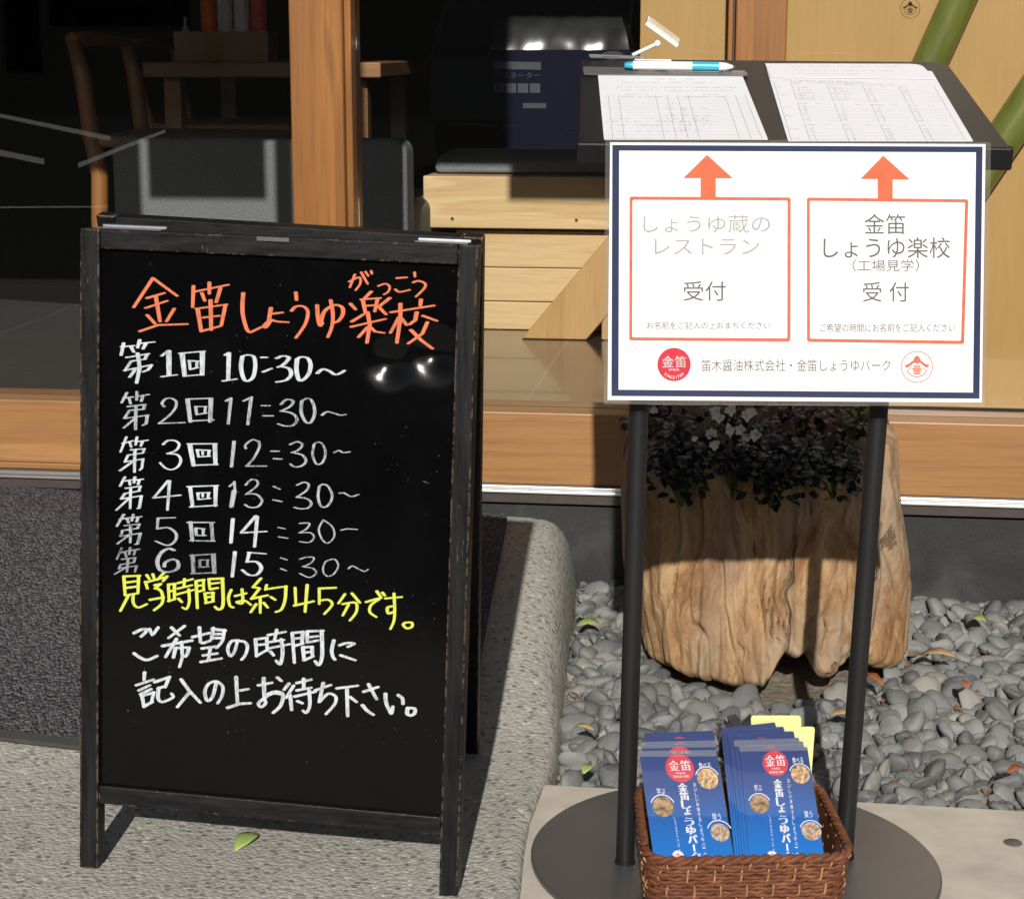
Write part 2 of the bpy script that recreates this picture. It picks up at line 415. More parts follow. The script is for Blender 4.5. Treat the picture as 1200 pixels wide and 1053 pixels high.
for Y in Ys:
    ex_ = edge_at(Y); row = []
    for x in [-6, -3, -1.6, -1.2, -.9, -.6, -.4, -.25, -.18]:
        if x < ex_ - .15: row.append(Vector((x, Y, ramp_z(x, Y))))
    n0 = len(row)
    while len(row) < 9: row.append(row[-1] + Vector((.004, 0, 0)))
    top = max(ramp_z(ex_ - .04, Y), .006); drop = top - min(SL_F(ex_, 0), 0) + .02
    for dx, k in prof: row.append(Vector((ex_ + dx * max(.3, min(1, (top - .006) / .05 + .3)), Y, (lambda rz, kk: rz + (max(rz, .006) - rz) * max(0, min(1, (kk + .075) / .045)))(ramp_z(ex_ + dx, Y), dx * max(.3, min(1, (top - .006) / .05 + .3))) - drop * k)))
    rows.append(row)
nc = len(rows[0]); g.v = [tuple(v) for r_ in rows for v in r_]
for i in range(len(rows) - 1):
    for j in range(nc - 1): g.f.append([i * nc + j, i * nc + j + 1, (i + 1) * nc + j + 1, (i + 1) * nc + j]); g.m.append(0)
tag(g.build('paving', MAT['agg'], smooth=True), kind='structure')

# slab: from the paving's edge to the right, its far edge follows the front of the bed
bed_l = at_z(647, 918, 0); bed_r = at_z(1200, 946, -.01)
def bed_front(x): return bed_l.y + (bed_r.y - bed_l.y) * (x - bed_l.x) / (bed_r.x - bed_l.x)
g = MB(); ks = [0, .02, .05, .1, .2, .35, .6, 1.0, 2.0, 5]
def slab_pt(k, Y): x = edge_at(Y) - .006 + k; return x
cols = []
for k in ks:
    Yb = bed_front(edge_at(2.4) + k)
    cols.append([Vector((slab_pt(k, Y), Y, SL_F(slab_pt(k, Y), 0))) for Y in (.6, 1.2, 1.7, 1.9, 2.0, 2.1, 2.2, 2.3)] +
                [Vector((slab_pt(k, Yb), Yb - .006, SL_F(slab_pt(k, Yb), 0))), Vector((slab_pt(k, Yb), Yb, SL_F(slab_pt(k, Yb), 0) - .006)), Vector((slab_pt(k, Yb), Yb + .002, SL_F(slab_pt(k, Yb), 0) - .05))])
nr = len(cols[0]); g.v = [tuple(v) for c in cols for v in c]
for i in range(len(ks) - 1):
    for j in range(nr - 1): g.f.append([i * nr + j, (i + 1) * nr + j, (i + 1) * nr + j + 1, i * nr + j + 1]); g.m.append(0)
tag(g.build('pavement', MAT['slab']), kind='structure')
g = MB(); N = 60
for i in range(N):
    for j in range(N):
        x = -.1 + 3.0 * i / (N - 1); y = 2.2 + 1.35 * j / (N - 1)
        g.v.append((x, y, -.038 - .012 * x + .014 * mnoise.noise(Vector((x * 9, y * 9, 0))) + .03 * max(0, (y - 2.5))))
for i in range(N - 1):
    for j in range(N - 1): g.f.append([i * N + j, (i + 1) * N + j, (i + 1) * N + j + 1, i * N + j + 1]); g.m.append(0)
tag(g.build('bed_ground', MAT['soil'], smooth=True), kind='structure')
bed_z = lambda x, y: -.038 - .012 * x + .03 * max(0, (y - 2.5))

# white parking lines on the road behind the viewer (seen mirrored in the glass)
def refl_ground(px, py, z=-.05):
    p = at_plane(px, py, FO, FV); d = ray(px, py); d = d - FV * (2 * d.dot(FV)); return p + d * ((z - p.z) / d.z)
for seg in ([(-60, 122, 126), (125, 160, 166)], [(-60, 165, 172), (46, 187, 194)], [(86, 192, 198), (190, 152, 156)], [(-40, 244, 246), (120, 243, 245)]):
    (xa, a0, a1), (xb, b0, b1) = seg
    q = [refl_ground(xa, a0), refl_ground(xb, b0), refl_ground(xb, b1), refl_ground(xa, a1)]
    m_ = MB(); m_.add(q, [(0, 1, 2, 3)]); tag(m_.build('parking_line', MAT['linepaint']), kind='structure')

# ---- shop front
sf = empty('shop_front', FO, 'timber framed shop front with large glass panes, wooden sill and dark granite base', 'shop front', rz=-PSI)
ZT = fpx(1100, 495)[1]; ZB = fpx(1100, 581)[1]; ZS = ZB - .034; ZFL = ZT - .02
xL, xR = -3.2, 3.6
m_ = MB(); m_.box(xL, xR, .0, .3, -.06, ZS - .006); m_.build('base_wall', MAT['granite'], sf)
m_ = MB(); m_.box(xL, xR, -.012, .1, ZS, ZB - .014); m_.build('bronze_strip', MAT['bronze'], sf, bevel=.002)
xp0 = fpx(372, 540)[0]
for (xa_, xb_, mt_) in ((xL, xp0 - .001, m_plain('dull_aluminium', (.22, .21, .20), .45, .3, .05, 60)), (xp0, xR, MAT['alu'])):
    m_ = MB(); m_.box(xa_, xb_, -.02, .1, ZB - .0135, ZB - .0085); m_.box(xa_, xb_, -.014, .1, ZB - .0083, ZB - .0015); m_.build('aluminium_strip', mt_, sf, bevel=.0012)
m_ = MB()
m_.box(xL, xp0, -.002, .12, ZB + .013, ZT); m_.box(xL, xp0, .001, .12, ZB, ZB + .0125); m_.box(xp0 + .001, xR, -.002, .12, ZB, ZT)
m_.build('sill_beam', MAT['sill'], sf, bevel=.0025)
def post(pa, pb, py, ta, tb):
    x0, x1 = fpx(pa, py, .0)[0], fpx(pb, py, .0)[0]
    m_ = MB(); m_.box(x0, x1, .004, .11, ZT, 2.35); p = m_.build('post', MAT['post'], sf, bevel=.003)
    m_ = MB(); m_.box(fpx(ta, py, .02)[0], fpx(tb, py, .02)[0], .022, .1, ZT, 2.35); m_.build('trim', MAT['post'], p, bevel=.002)
    m_ = MB(); a, b = sorted((fpx((pb if ta > pb else pa), py, .03)[0], fpx((ta if ta > pb else tb), py, .03)[0]))
    m_.box(a + .0005, b - .0005, .045, .09, ZT, 2.35); m_.build('seal', MAT['bronze'], p)
    return x0, x1
pA = post(340, 402, 130, 404.5, 412.5); pB = post(862, 922, 40, 853, 859)
gl = MB()
panes = []
for a, b in ((xL, pA[0] - .001), (fpx(413, 130, .02)[0] + .001, fpx(853, 40, .02)[0] - .001), (pB[1] + .001, xR)):
    m_ = MB(); m_.box(a, b, .055, .061, ZT, 2.35); panes.append(m_.build('glass_pane', MAT['glass'], sf))
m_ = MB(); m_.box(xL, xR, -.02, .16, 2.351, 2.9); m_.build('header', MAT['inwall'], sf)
LDIR = Vector((SUN_AZ, 1, -math.tan(SUN_EL)))
def shade_cross(px, py, y):                  # where the sun ray that reaches the seen point meets the added shade boards
    x, z = fpx(px, py, y); P_ = fw(x, y, z); k = (y + .86) / LDIR.dot(FV); Q = P_ - LDIR * k - FO
    return Q.dot(FU), Q.z
vx = lambda px: shade_cross(px, 230, .75)[0]
bz_ = lambda px, py, y: shade_cross(px, py, y)[1]
x596, x800 = shade_cross(596, 230, 1.12)[0], shade_cross(760, 230, 1.12)[0]
for i, (xa_, xb_, z_, z2_) in enumerate(((xL, vx(131), bz_(118, 205, 1.3), 2.62), (vx(131), vx(166), bz_(150, 275, .75), 2.62), (vx(166), vx(175), bz_(170, 163, .75), 2.62),
        (vx(175), vx(312), bz_(240, 233, .75), 2.62), (vx(312), vx(323), bz_(318, 163, .75), 2.62), (vx(323), min(vx(344), shade_cross(340, 60, 0)[0] - .004), bz_(330, 275, .75), 2.62),
        (vx(452), x596 - .03, bz_(540, 178, 1.12), 2.62), (x596 - .03, x596, bz_(540, 178, 1.12), bz_(640, 238, 1.12) + .30),
        (x596, x800, bz_(640, 238, 1.12), bz_(640, 238, 1.12) + .30))):
    m_ = MB(); m_.box(xa_, xb_, -.862 + .0004 * (i % 2), -.858 + .0004 * (i % 2), z_, z2_); m_.build('shade_board', MAT['inwall'], sf)  # unseen boards added before the window, cut to shape the sun patches indoors
m_ = MB(); m_.box(xL, xR, -.9, -.03, 2.62, 2.72); m_.build('eave', MAT['inwall'], sf)

# ---- room behind the glass
room = []
m_ = MB(); m_.box(xL, xR, .3005, 6.5, ZFL - .1, ZFL); m_.box(xL, xR, .1205, .3, ZFL - .05, ZFL)
o = m_.build('interior_floor', MAT['tile']); o.location = FO; o.rotation_euler = FROT; tag(o, kind='structure')
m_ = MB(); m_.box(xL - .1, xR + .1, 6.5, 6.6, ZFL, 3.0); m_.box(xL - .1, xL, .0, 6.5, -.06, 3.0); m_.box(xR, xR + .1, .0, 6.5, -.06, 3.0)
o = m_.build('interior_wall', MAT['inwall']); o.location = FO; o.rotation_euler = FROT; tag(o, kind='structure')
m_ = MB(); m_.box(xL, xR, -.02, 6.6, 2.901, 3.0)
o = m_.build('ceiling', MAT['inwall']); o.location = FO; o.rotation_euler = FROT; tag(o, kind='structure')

def fobj(mb, name, mat, label, cat, group=None, **kw):
    o = mb.build(name, mat, **kw); o.location = FO; o.rotation_euler = FROT; return tag(o, label, cat, group)
def fempty(name, label, cat, group=None): return empty(name, FO, label, cat, group, rz=-PSI)

# pale veneer panels close behind the right-hand panes
for (a, b, lab) in ((750, 864, 'narrow pale veneer panel behind the glass, left of the brown post at upper right'),
                    (921, 1700, 'wide pale veneer panel behind the glass at the right edge, behind the bamboo')):
    x0, x1 = fpx(a, 40, .128)[0], fpx(b, 40, .128)[0]
    m_ = MB(); m_.box(x0, x1, .128, .15, ZT + .004, 2.3); fobj(m_, 'veneer_panel', MAT['ply'], lab, 'panel', bevel=.002)

# bench of pine planks with a grey cushion
YB = 1.12
def bz(py, px=640, y=YB): return fpx(px, py, y)[1]
bt, bm1, bm0 = bz(207), bz(268), bz(275)
bx0 = fpx(497, 235, YB)[0]; bx1 = fpx(533, 330, YB)[0]
be = fempty('bench', 'pale pine plank bench inside the window, behind the menu board and the stand', 'bench')
m_ = MB(); m_.box(bx0, bx0 + 1.9, YB - .012, YB + .02, bm1, bt); m_.box(bx0, bx0 + 1.9, YB + .0205, YB + .55, bt - .03, bt - .001)
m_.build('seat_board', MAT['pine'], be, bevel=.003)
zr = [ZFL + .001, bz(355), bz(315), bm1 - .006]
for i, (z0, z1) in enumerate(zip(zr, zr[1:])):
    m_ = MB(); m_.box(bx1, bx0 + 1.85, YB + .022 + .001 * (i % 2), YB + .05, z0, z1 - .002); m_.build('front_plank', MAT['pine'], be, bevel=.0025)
for sx in (fpx(531, 257, YB)[0], fpx(676, 262, YB)[0]):
    m_ = MB(); m_.tube([(sx, YB - .014, bz(257)), (sx, YB - .0115, bz(257))], .004, 10); m_.build('screw', MAT['bronze'], be)
m_ = MB(); cx0, cx1 = fpx(508, 200, YB + .05)[0], fpx(508, 200, YB + .05)[0] + 1.2
n = 14
pts = []
for k in range(n): 
    a = math.pi * k / (n - 1); pts.append((YB + .06 + .22 - .22 * math.cos(a), bt + .002 + .045 * max(0.0, math.sin(a)) ** .45))
m_.prism([(cx0, y, z) for y, z in pts], (cx1 - cx0, 0, 0))
MAT['cush'] = m_plain('grey_woven_fabric', (.17, .19, .20), .95, 0, .3, 260, .4)
fobj(m_, 'cushion', MAT['cush'], 'flat grey cushion lying on the pine bench', 'cushion', bevel=.012, smooth=True, flat_angle=50)

# slanted pine trestle standing in front of the bench
te = fempty('trestle', 'slanted pine board trestle standing on the shop floor before the bench', 'trestle')
YT = YB - .12
def tz(px, py): return fpx(px, py, YT)
a = tz(611, 393); b = tz(687, 393)
dx = fpx(735, 247, YT)[0] - a[0]; dz = tz(735, 247)[1] - a[1]
a = (a[0], ZFL + .001); b = (b[0], ZFL + .001)
k = 1.35
m_ = MB(); m_.prism([(a[0], YT, a[1]), (b[0], YT, b[1]), (b[0] + dx * k, YT, b[1] + dz * k), (a[0] + dx * k, YT, a[1] + dz * k)], (0, .03, 0))
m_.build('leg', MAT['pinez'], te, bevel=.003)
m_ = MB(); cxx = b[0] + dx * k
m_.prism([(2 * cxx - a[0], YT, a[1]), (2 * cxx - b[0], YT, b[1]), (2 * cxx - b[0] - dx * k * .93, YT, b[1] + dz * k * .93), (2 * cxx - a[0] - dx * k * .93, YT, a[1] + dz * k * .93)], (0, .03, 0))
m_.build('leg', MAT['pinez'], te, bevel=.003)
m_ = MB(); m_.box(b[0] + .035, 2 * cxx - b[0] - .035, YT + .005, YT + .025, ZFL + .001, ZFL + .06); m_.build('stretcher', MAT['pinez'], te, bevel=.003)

# sofa back in grey fabric
YS = .75
x0, x1 = fpx(131, 200, YS)[0], fpx(476, 200, YS)[0]; zt = fpx(300, 163, YS)[1]
so = fempty('sofa', 'low blue grey fabric sofa seen from behind, its back partly sunlit, behind the menu board', 'sofa')
def rrect(x0, x1, z0, z1, r, n=6):
    out = []
    for cx, cz, a0 in ((x1 - r, z1 - r, 0), (x0 + r, z1 - r, 90), (x0 + r, z0 + r, 180), (x1 - r, z0 + r, 270)):
        for k in range(n + 1): out.append((cx + r * math.cos(R(a0 + 90 * k / n)), cz + r * math.sin(R(a0 + 90 * k / n))))
    return out
MAT['sofa'] = m_plain('blue_grey_upholstery', (.14, .155, .16), .95, 0, .35, 300, .5)
m_ = MB(); m_.prism([(x, YS, z) for x, z in rrect(x0, x1, ZFL + .1, zt, .03)], (0, .1, 0)); m_.build('backrest', MAT['sofa'], so, bevel=.012, smooth=True, flat_angle=40)
m_ = MB(); m_.prism([(x, YS + .101, z) for x, z in rrect(x0 + .01, x1 - .01, ZFL + .1, ZFL + .32, .03)], (0, .5, 0)); m_.build('seat', MAT['sofa'], so, bevel=.012, smooth=True, flat_angle=40)
for lx in (x0 + .03, x1 - .07):
    for ly in (YS + .02, YS + .5):
        m_ = MB(); m_.box(lx, lx + .04, ly, ly + .04, ZFL, ZFL + .0995); m_.build('leg', MAT['bronze'], so)

# wooden chairs, table, cruet caddy, bottles (deep in the room)
MAT['chair'] = m_wood('oiled_chair_wood', (.30, .135, .04), (.2, .08, .022), 'Z', 2, .4, .1, 6, .6)
def chair_back(pts_px, y, w_px, label):
    e = fempty('wooden_chair', label, 'chair', 'chairs inside the restaurant')
    P = [fpx(x, p, y) for x, p in pts_px]
    rad = w_px * .5 * (3.44 + y) / FPX
    for off, nm in ((0, 'back_post'), (.40, 'back_post')):
        m_ = MB(); pts = [(x, y + off, z) for x, z in P]; pts.append((P[-1][0] + .01, y + off, ZFL))
        m_.tube(pts, [rad * q for q in ([.75] + [1.0] * (len(pts) - 2) + [.7])], 10); m_.build(nm, MAT['chair'], e, smooth=True)
    zs = ZFL + .42; xs_ = P[-1][0]
    m_ = MB(); m_.box(xs_ - .02, xs_ + .40, y - .01, y + .41, zs, zs + .03); m_.build('seat', MAT['chair'], e, bevel=.01)
    for ly in (y, y + .4):
        m_ = MB(); m_.tube([(xs_ + .37, ly, zs), (xs_ + .39, ly, ZFL)], [rad * .8, rad * .6], 10); m_.build('leg', MAT['chair'], e, smooth=True)
    m_ = MB(); m_.tube([(P[0][0], y, P[0][1]), (P[0][0] - .012, y + .2, P[0][1] + .005), (P[0][0], y + .4, P[0][1])], rad * .9, 8); m_.build('top_rail', MAT['chair'], e, smooth=True)
    return e
chair_back([(85, 47), (97, 90), (107, 160), (117, 205), (117, 262)], 1.3, 21, 'bent wood chair seen edge on at the left, its lower back post sunlit')
chair_back([(152, 52), (160, 85), (172, 130), (182, 165)], 2.0, 12, 'dim wooden chair between the bent wood chair and the table end')
YTb = 1.9
tb = fempty('table', 'wooden dining table dim inside the room, behind the post', 'table')
tx0, tx1 = fpx(167, 83, YTb)[0], fpx(446, 86, YTb)[0]; tz1, tz0 = fpx(300, 73, YTb)[1], fpx(300, 91, YTb)[1]
MAT['tablewood'] = m_wood('table_wood', (.30, .16, .065), (.2, .1, .04), 'X', 1, .45, .1, 7, .7)
m_ = MB(); m_.box(tx0, tx1, YTb, YTb + .75, tz0, tz1); m_.build('tabletop', MAT['tablewood'], tb, bevel=.004)
for lx in (tx0 + .04, tx1 - .1):
    for ly in (YTb + .06, YTb + .64):
        m_ = MB(); m_.box(lx, lx + .05, ly, ly + .05, ZFL, tz0 - .0005); m_.build('leg', MAT['tablewood'], tb, bevel=.003)
cy_ = YTb + .12
cx0, cx1 = fpx(204, 55, cy_)[0], fpx(314, 55, cy_)[0]; ct = fpx(250, 37, cy_)[1]
m_ = MB(); m_.box(cx0, cx1, cy_, cy_ + .012, tz1 + .0005, ct); m_.box(cx0, cx1, cy_ + .1, cy_ + .112, tz1 + .0005, ct)
m_.box(cx0, cx0 + .012, cy_ + .0125, cy_ + .0995, tz1 + .0005, ct); m_.box(cx1 - .012, cx1, cy_ + .0125, cy_ + .0995, tz1 + .0005, ct); m_.box(cx0 + .0125, cx1 - .0125, cy_ + .0125, cy_ + .0995, tz1 + .0005, tz1 + .012)
fobj(m_, 'condiment_box', MAT['tablewood'], 'open wooden condiment box on the dining table, holding bottles', 'box')
labels = [(217, 8, 'small squat cruet at the left end of the row of bottles', (.5, .5, .5), (.35, .35, .33), 20, 24),
          (242, 14, 'bottle with an orange label in the wooden condiment box', (.75, .22, .05), (.06, .03, .02), -62, 22),
          (261, 13, 'bottle with a white and grey label beside the orange labelled one', (.6, .6, .62), (.10, .1, .12), -62, 22),
          (281, 14, 'bottle with a plain white label, next to the red labelled one', (.7, .69, .64), (.2, .19, .17), -62, 22),
          (301, 14, 'bottle with a red and white label at the right end of the row', (.65, .10, .10), (.25, .05, .05), -62, 22)]
for (px, wpx, lab, lc, bc, topy, _) in labels:
    yb_ = cy_ + .055; x, z1 = fpx(px, topy, yb_); z0 = tz1 + .0125; r_ = .0225 if wpx > 10 else .012
    e = empty('bottle', fw(x, yb_, z0), lab, 'bottle', 'bottles on the table inside')
    h = z1 - z0
    m_ = MB(); m_.lathe([(r_ * .9, 0), (r_, .004), (r_, h * .62), (r_ * .8, h * .72), (r_ * .42, h * .8), (r_ * .42, h * .92), (r_ * .3, h * .93)], 20)
    m_.build('bottle_body', m_plain('bottle_glass', bc, .15, 0, .05, 40, 0, .3), e, smooth=True, flat_angle=40)
    m_ = MB(); m_.lathe([(r_ * .46, h * .9), (r_ * .46, h)], 16); m_.build('cap', m_plain('bottle_cap', tuple(min(1, q * .8 + .05) for q in bc), .4), e, smooth=True, flat_angle=40)
    m_ = MB(); n = 20
    vs_ = [(r_ * 1.02 * math.cos(math.tau * k / n), r_ * 1.02 * math.sin(math.tau * k / n), z) for z in (h * .12, h * .56) for k in range(n)]
    m_.add(vs_, [(k, (k + 1) % n, n + (k + 1) % n, n + k) for k in range(n)]); m_.build('paper_label', m_plain('bottle_label', lc, .6, 0, .2, 90), e, smooth=True)

# blue carton of a laminator, standing on the bench
YC = YB + .28
cx0, cx1 = fpx(572, 120, YC)[0], fpx(760, 120, YC)[0]; cz1 = fpx(640, 60, YC)[1]; cz0 = bt + .0005
ce = fempty('carton', 'dark blue printed carton standing at the back of the pine bench', 'carton')
MAT['carton'] = m_plain('blue_carton', (.0018, .0028, .014), .6, 0, .15, 30, 0, 0, .1)
m_ = MB(); m_.box(cx0, cx1, YC + .24, YC + .5, cz0, cz1); m_.build('box', MAT['carton'], ce, bevel=.002)
def cput(x, y): q = fpx(x, y, YC + .24); return (q[0], YC + .2385, q[1])
m_ = MB(); q = [cput(x, y) for x, y in ((579, 72), (634, 73), (634, 82), (579, 81))]; m_.add(q, [(0, 1, 2, 3)])
text_into(m_, 'ラミネーター', 580, 633, 85, 92, cput)
for i in range(4): q = [cput(x, y) for x, y in ((579 + 14 * i, 98), (591 + 14 * i, 98), (591 + 14 * i, 109), (579 + 14 * i, 109))]; m_.add(q, [(0, 1, 2, 3)])
q = [cput(x, y) for x, y in ((613, 121), (640, 121), (640, 127), (613, 127))]; m_.add(q, [(0, 1, 2, 3)])
m_.build('print', m_plain('grey_carton_print', (.03, .034, .048), .5), ce)
m_ = MB(); text_into(m_, 'A3', 580.5, 589.5, 100, 106, lambda x, y: tuple(Vector(cput(x, y)) + Vector((0, -.0008, 0)))); m_.build('print', MAT['carton'], ce)

m_ = MB(); bx_0, bx_1 = fpx(574, 60, YC + .26)[0], fpx(738, 60, YC + .26)[0]; zt_ = fpx(640, 19, YC + .3)[1]; n_ = 14
qq = random.Random(5)
for i in range(n_ + 1):
    for j in range(9):
        u, v = i / n_, j / 8; th_ = math.pi * v; k_ = 1 - .10 * math.sin(th_) * (1 if u in (0, 1) else 0)
        x_ = bx_0 + (bx_1 - bx_0) * (.5 + (u - .5) * k_ * (1 - .06 * math.sin(th_)))
        m_.v.append((x_, YC + .25 + .11 * (1 - math.cos(th_)) + qq.uniform(-.006, .006), cz1 + .0015 + (zt_ - cz1) * math.sin(th_) ** .5 * (.96 + .05 * qq.random()) if 0 < v < 1 else cz1 + .0015))
for i in range(n_):
    for j in range(8): m_.f.append([i * 9 + j, (i + 1) * 9 + j, (i + 1) * 9 + j + 1, i * 9 + j + 1]); m_.m.append(0)
m_.f += [[j for j in range(9)], [n_ * 9 + j for j in range(9)][::-1]]; m_.m += [0, 0]
fobj(m_, 'plastic_bag', m_plain('dark_grey_plastic', (.028, .030, .031), .22, 0, .5, 9, 0, .4), 'shiny dark grey plastic bag on top of the blue carton behind the glass', 'bag', smooth=True, flat_angle=60)

# emblem on the right-hand pane
def ring_poly(cx, cy, r0, r1, put, mb, n=40, a0=0, a1=360):
    vs_ = []
    for k in range(n + 1):
        a = R(a0 + (a1 - a0) * k / n)
        vs_ += [put(cx + r0 * math.cos(a), cy + r0 * math.sin(a)), put(cx + r1 * math.cos(a), cy + r1 * math.sin(a))]
    mb.add(vs_, [(2 * k, 2 * k + 1, 2 * k + 3, 2 * k + 2) for k in range(n)])
def disc_poly(cx, cy, r, put, mb, n=36, mi=0):
    mb.add([put(cx + r * math.cos(math.tau * k / n), cy + r * math.sin(math.tau * k / n)) for k in range(n)], [list(range(n))], mi)
def emblem(mb, cx, cy, r, put):
    k = r / 18.7
    ring_poly(cx, cy, r * .95, r, put, mb)
    P = lambda pts: mb.add([put(cx + x * k, cy + y * k) for x, y in pts], [list(range(len(pts)))])
    P([(-1.5, -13), (1.5, -13), (4, -9), (5, -6), (0, -3.5), (-5, -6), (-4, -9)])
    P([(-3, -6), (-5, -3.5), (-11, 1), (-13.5, 0), (-14.5, -2), (-9, -4), (-5.5, -7)])
    P([(3, -6), (5, -3.5), (11, 1), (13.5, 0), (14.5, -2), (9, -4), (5.5, -7)])
    P([(-4, -1.5), (4, -1.5), (4.2, .2), (-4.2, .2)]); P([(-4.3, 1), (4.3, 1), (4.3, 3), (-4.3, 3)]); P([(-4.3, 3.8), (4.3, 3.8), (4.3, 5.8), (-4.3, 5.8)])
    P([(-4.1, 6.6), (4.1, 6.6), (3.6, 8.6), (-3.6, 8.6)])
    ring_poly(cx, cy - 1.5 * k, 12.5 * k, 13.6 * k, put, mb, 30, 25, 155)
    ring_poly(cx - 7 * k, cy + 5 * k, 3 * k, 3.8 * k, put, mb, 12, 200, 340); ring_poly(cx + 7 * k, cy + 5 * k, 3 * k, 3.8 * k, put, mb, 12, 200, 340)
def gput(x, y): q = fpx(x, y, .054); return (q[0], .0542, q[1])
m_ = MB(); emblem(m_, 1075, -18, 12, gput); m_.build('emblem', m_plain('black_vinyl_print', (.02, .02, .02), .4), panes[2])

# ---- door mat on the ramp
g = MB(); xs = [-3.0, -1.6, -1.2, -.9, -.7, -.5, -.35, -.2, -.13]; 
def on_ramp(px, py, lift=.008):
    z = .0
    for _ in range(12): p = at_z(px, py, z + lift); z = ramp_z(p.x, p.y)
    return p
pa = on_ramp(0, 866); pb = on_ramp(95, 877)
def mat_front(x): return pa.y + (pb.y - pa.y) * (x - pa.x) / (pb.x - pa.x)
def mat_back(x): return FO.y - math.tan(PSI) * x - .02
NR = 24
def mat_grid(f0, f1, lift, xs):
    g = MB()
    for x in list(xs) + [None]:
        for j in range(NR):
            xx = -.06 if x is None else x
            Y = f0(xx) + (f1(xx) - f0(xx)) * j / (NR - 1)
            if x is None: xx = min(edge_at(Y) - .128, -.01)
            g.v.append((xx, Y, ramp_z(xx, Y) + lift))
    xs = list(xs) + [0]
    for i in range(len(xs) - 1):
        for j in range(NR - 1): g.f.append([i * NR + j, (i + 1) * NR + j, (i + 1) * NR + j + 1, i * NR + j + 1]); g.m.append(0)
    return g
me_ = empty('door_mat', (-.7, 2.6, 0), 'grey loop pile entrance mat on the ramp, left of the menu board', 'mat')
o = mat_grid(lambda x: mat_front(x) + .022, mat_back, .009, xs).build('pile', MAT['mat'], me_, loc=(.7, -2.6, 0)); o.modifiers.new('solid', 'SOLIDIFY').thickness = .008
o = mat_grid(mat_front, lambda x: mat_front(x) + .0215, .006, xs).build('rubber_edge', m_plain('black_rubber', (.045, .042, .04), .7), me_, loc=(.7, -2.6, 0)); o.modifiers.new('solid', 'SOLIDIFY').thickness = .006

# ---- outside behind the viewer: a mirrored parked car; hedge and house added to keep sky out of the glass
def leafball(mb, c, r, n, size, seed):
    q = random.Random(seed)
    for _ in range(n):
        d = Vector((q.gauss(0, 1), q.gauss(0, 1), q.gauss(0, 1))).normalized() * (q.random() ** .4)
        p = Vector((c[0] + d.x * r[0], c[1] + d.y * r[1], c[2] + d.z * r[2]))
        u = Vector((q.gauss(0, 1), q.gauss(0, 1), q.gauss(0, 1))).normalized(); w = u.orthogonal().normalized()
        mb.add([p - u * size, p + w * size * .5, p + u * size, p - w * size * .5], [(0, 1, 2, 3)])
MAT['hedge'] = m_plain('hedge_leaf', (.03, .05, .02), .6, 0, .4, 3)
m_ = MB()
for i in range(14): leafball(m_, (-20 + i * 3, -26, 1.7), (2.2, 1.2, 2.3), 700, .22, i)
tag(m_.build('hedge', MAT['hedge'], fix=False), 'unseen dark hedge added behind the viewer to darken the window reflections', 'hedge')
m_ = MB(); m_.box(-32, 32, -40, -32, -.06, 7)
tag(m_.build('house', m_plain('dark_render', (.08, .075, .07), .9)), 'unseen dark walled house added beyond the hedge to darken the window reflections', 'house')

# parked car, mirrored in the middle pane
def refl_point(px, py, dist):
    p = at_plane(px, py, FO, FV); d = ray(px, py).normalized(); d = d - FV * (2 * d.dot(FV)); return p + d.normalized() * dist
cc = refl_point(655, 60, 14.5)
car = empty('parked_car', (cc.x, cc.y, -.06), 'dark car parked facing the shop, behind the viewer', 'car', rz=R(180) + math.atan2(cc.x, -cc.y) * .3)
MAT['carpaint'] = m_plain('dark_car_paint', (.012, .013, .016), .25, 0, .05, 20, 0, .8)
MAT['carglass'] = m_plain('dark_car_glass', (.10, .105, .11), .15, 0, .5, 2, 0, .5)
m_ = MB(); hw = .82
side = [(2.0, .30), (2.02, .62), (1.85, .80), (1.0, .93), (.25, 1.42), (-1.3, 1.45), (-1.95, .95), (-2.0, .35)]
m_.prism([(-hw, y, z) for y, z in side], (2 * hw, 0, 0)); m_.build('body', MAT['carpaint'], car, bevel=.06)
m_ = MB(); m_.add([(-.66, .92, .985), (.66, .92, .985), (.58, .33, 1.37), (-.58, .33, 1.37)], [(0, 1, 2, 3)])
for v in range(4): m_.v[v] = tuple(Vector(m_.v[v]) + Vector((0, .012, .02)))
m_.build('windscreen', MAT['carglass'], car)
for sx in (-1, 1):
    for y in (1.25, -1.25):
        m_ = MB(); m_.tube([(sx * .66, y, .32), (sx * .85, y, .32)], .32, 24); w_ = m_.build('wheel', MAT['black_powder'], car, smooth=True, flat_angle=40)
        m_ = MB(); m_.tube([(sx * .845, y, .32), (sx * .862, y, .32)], .2, 20); m_.build('rim', MAT['alu'], w_, smooth=True, flat_angle=40)
    m_ = MB(); m_.box(sx * .62 - .16, sx * .62 + .16, 1.88, 1.995, .62, .76); m_.build('headlight', MAT['alu'], car, bevel=.03)
m_ = MB(); m_.box(-.4, .4, 1.985, 2.03, .45, .6); m_.build('grille', MAT['black_powder'], car, bevel=.01)

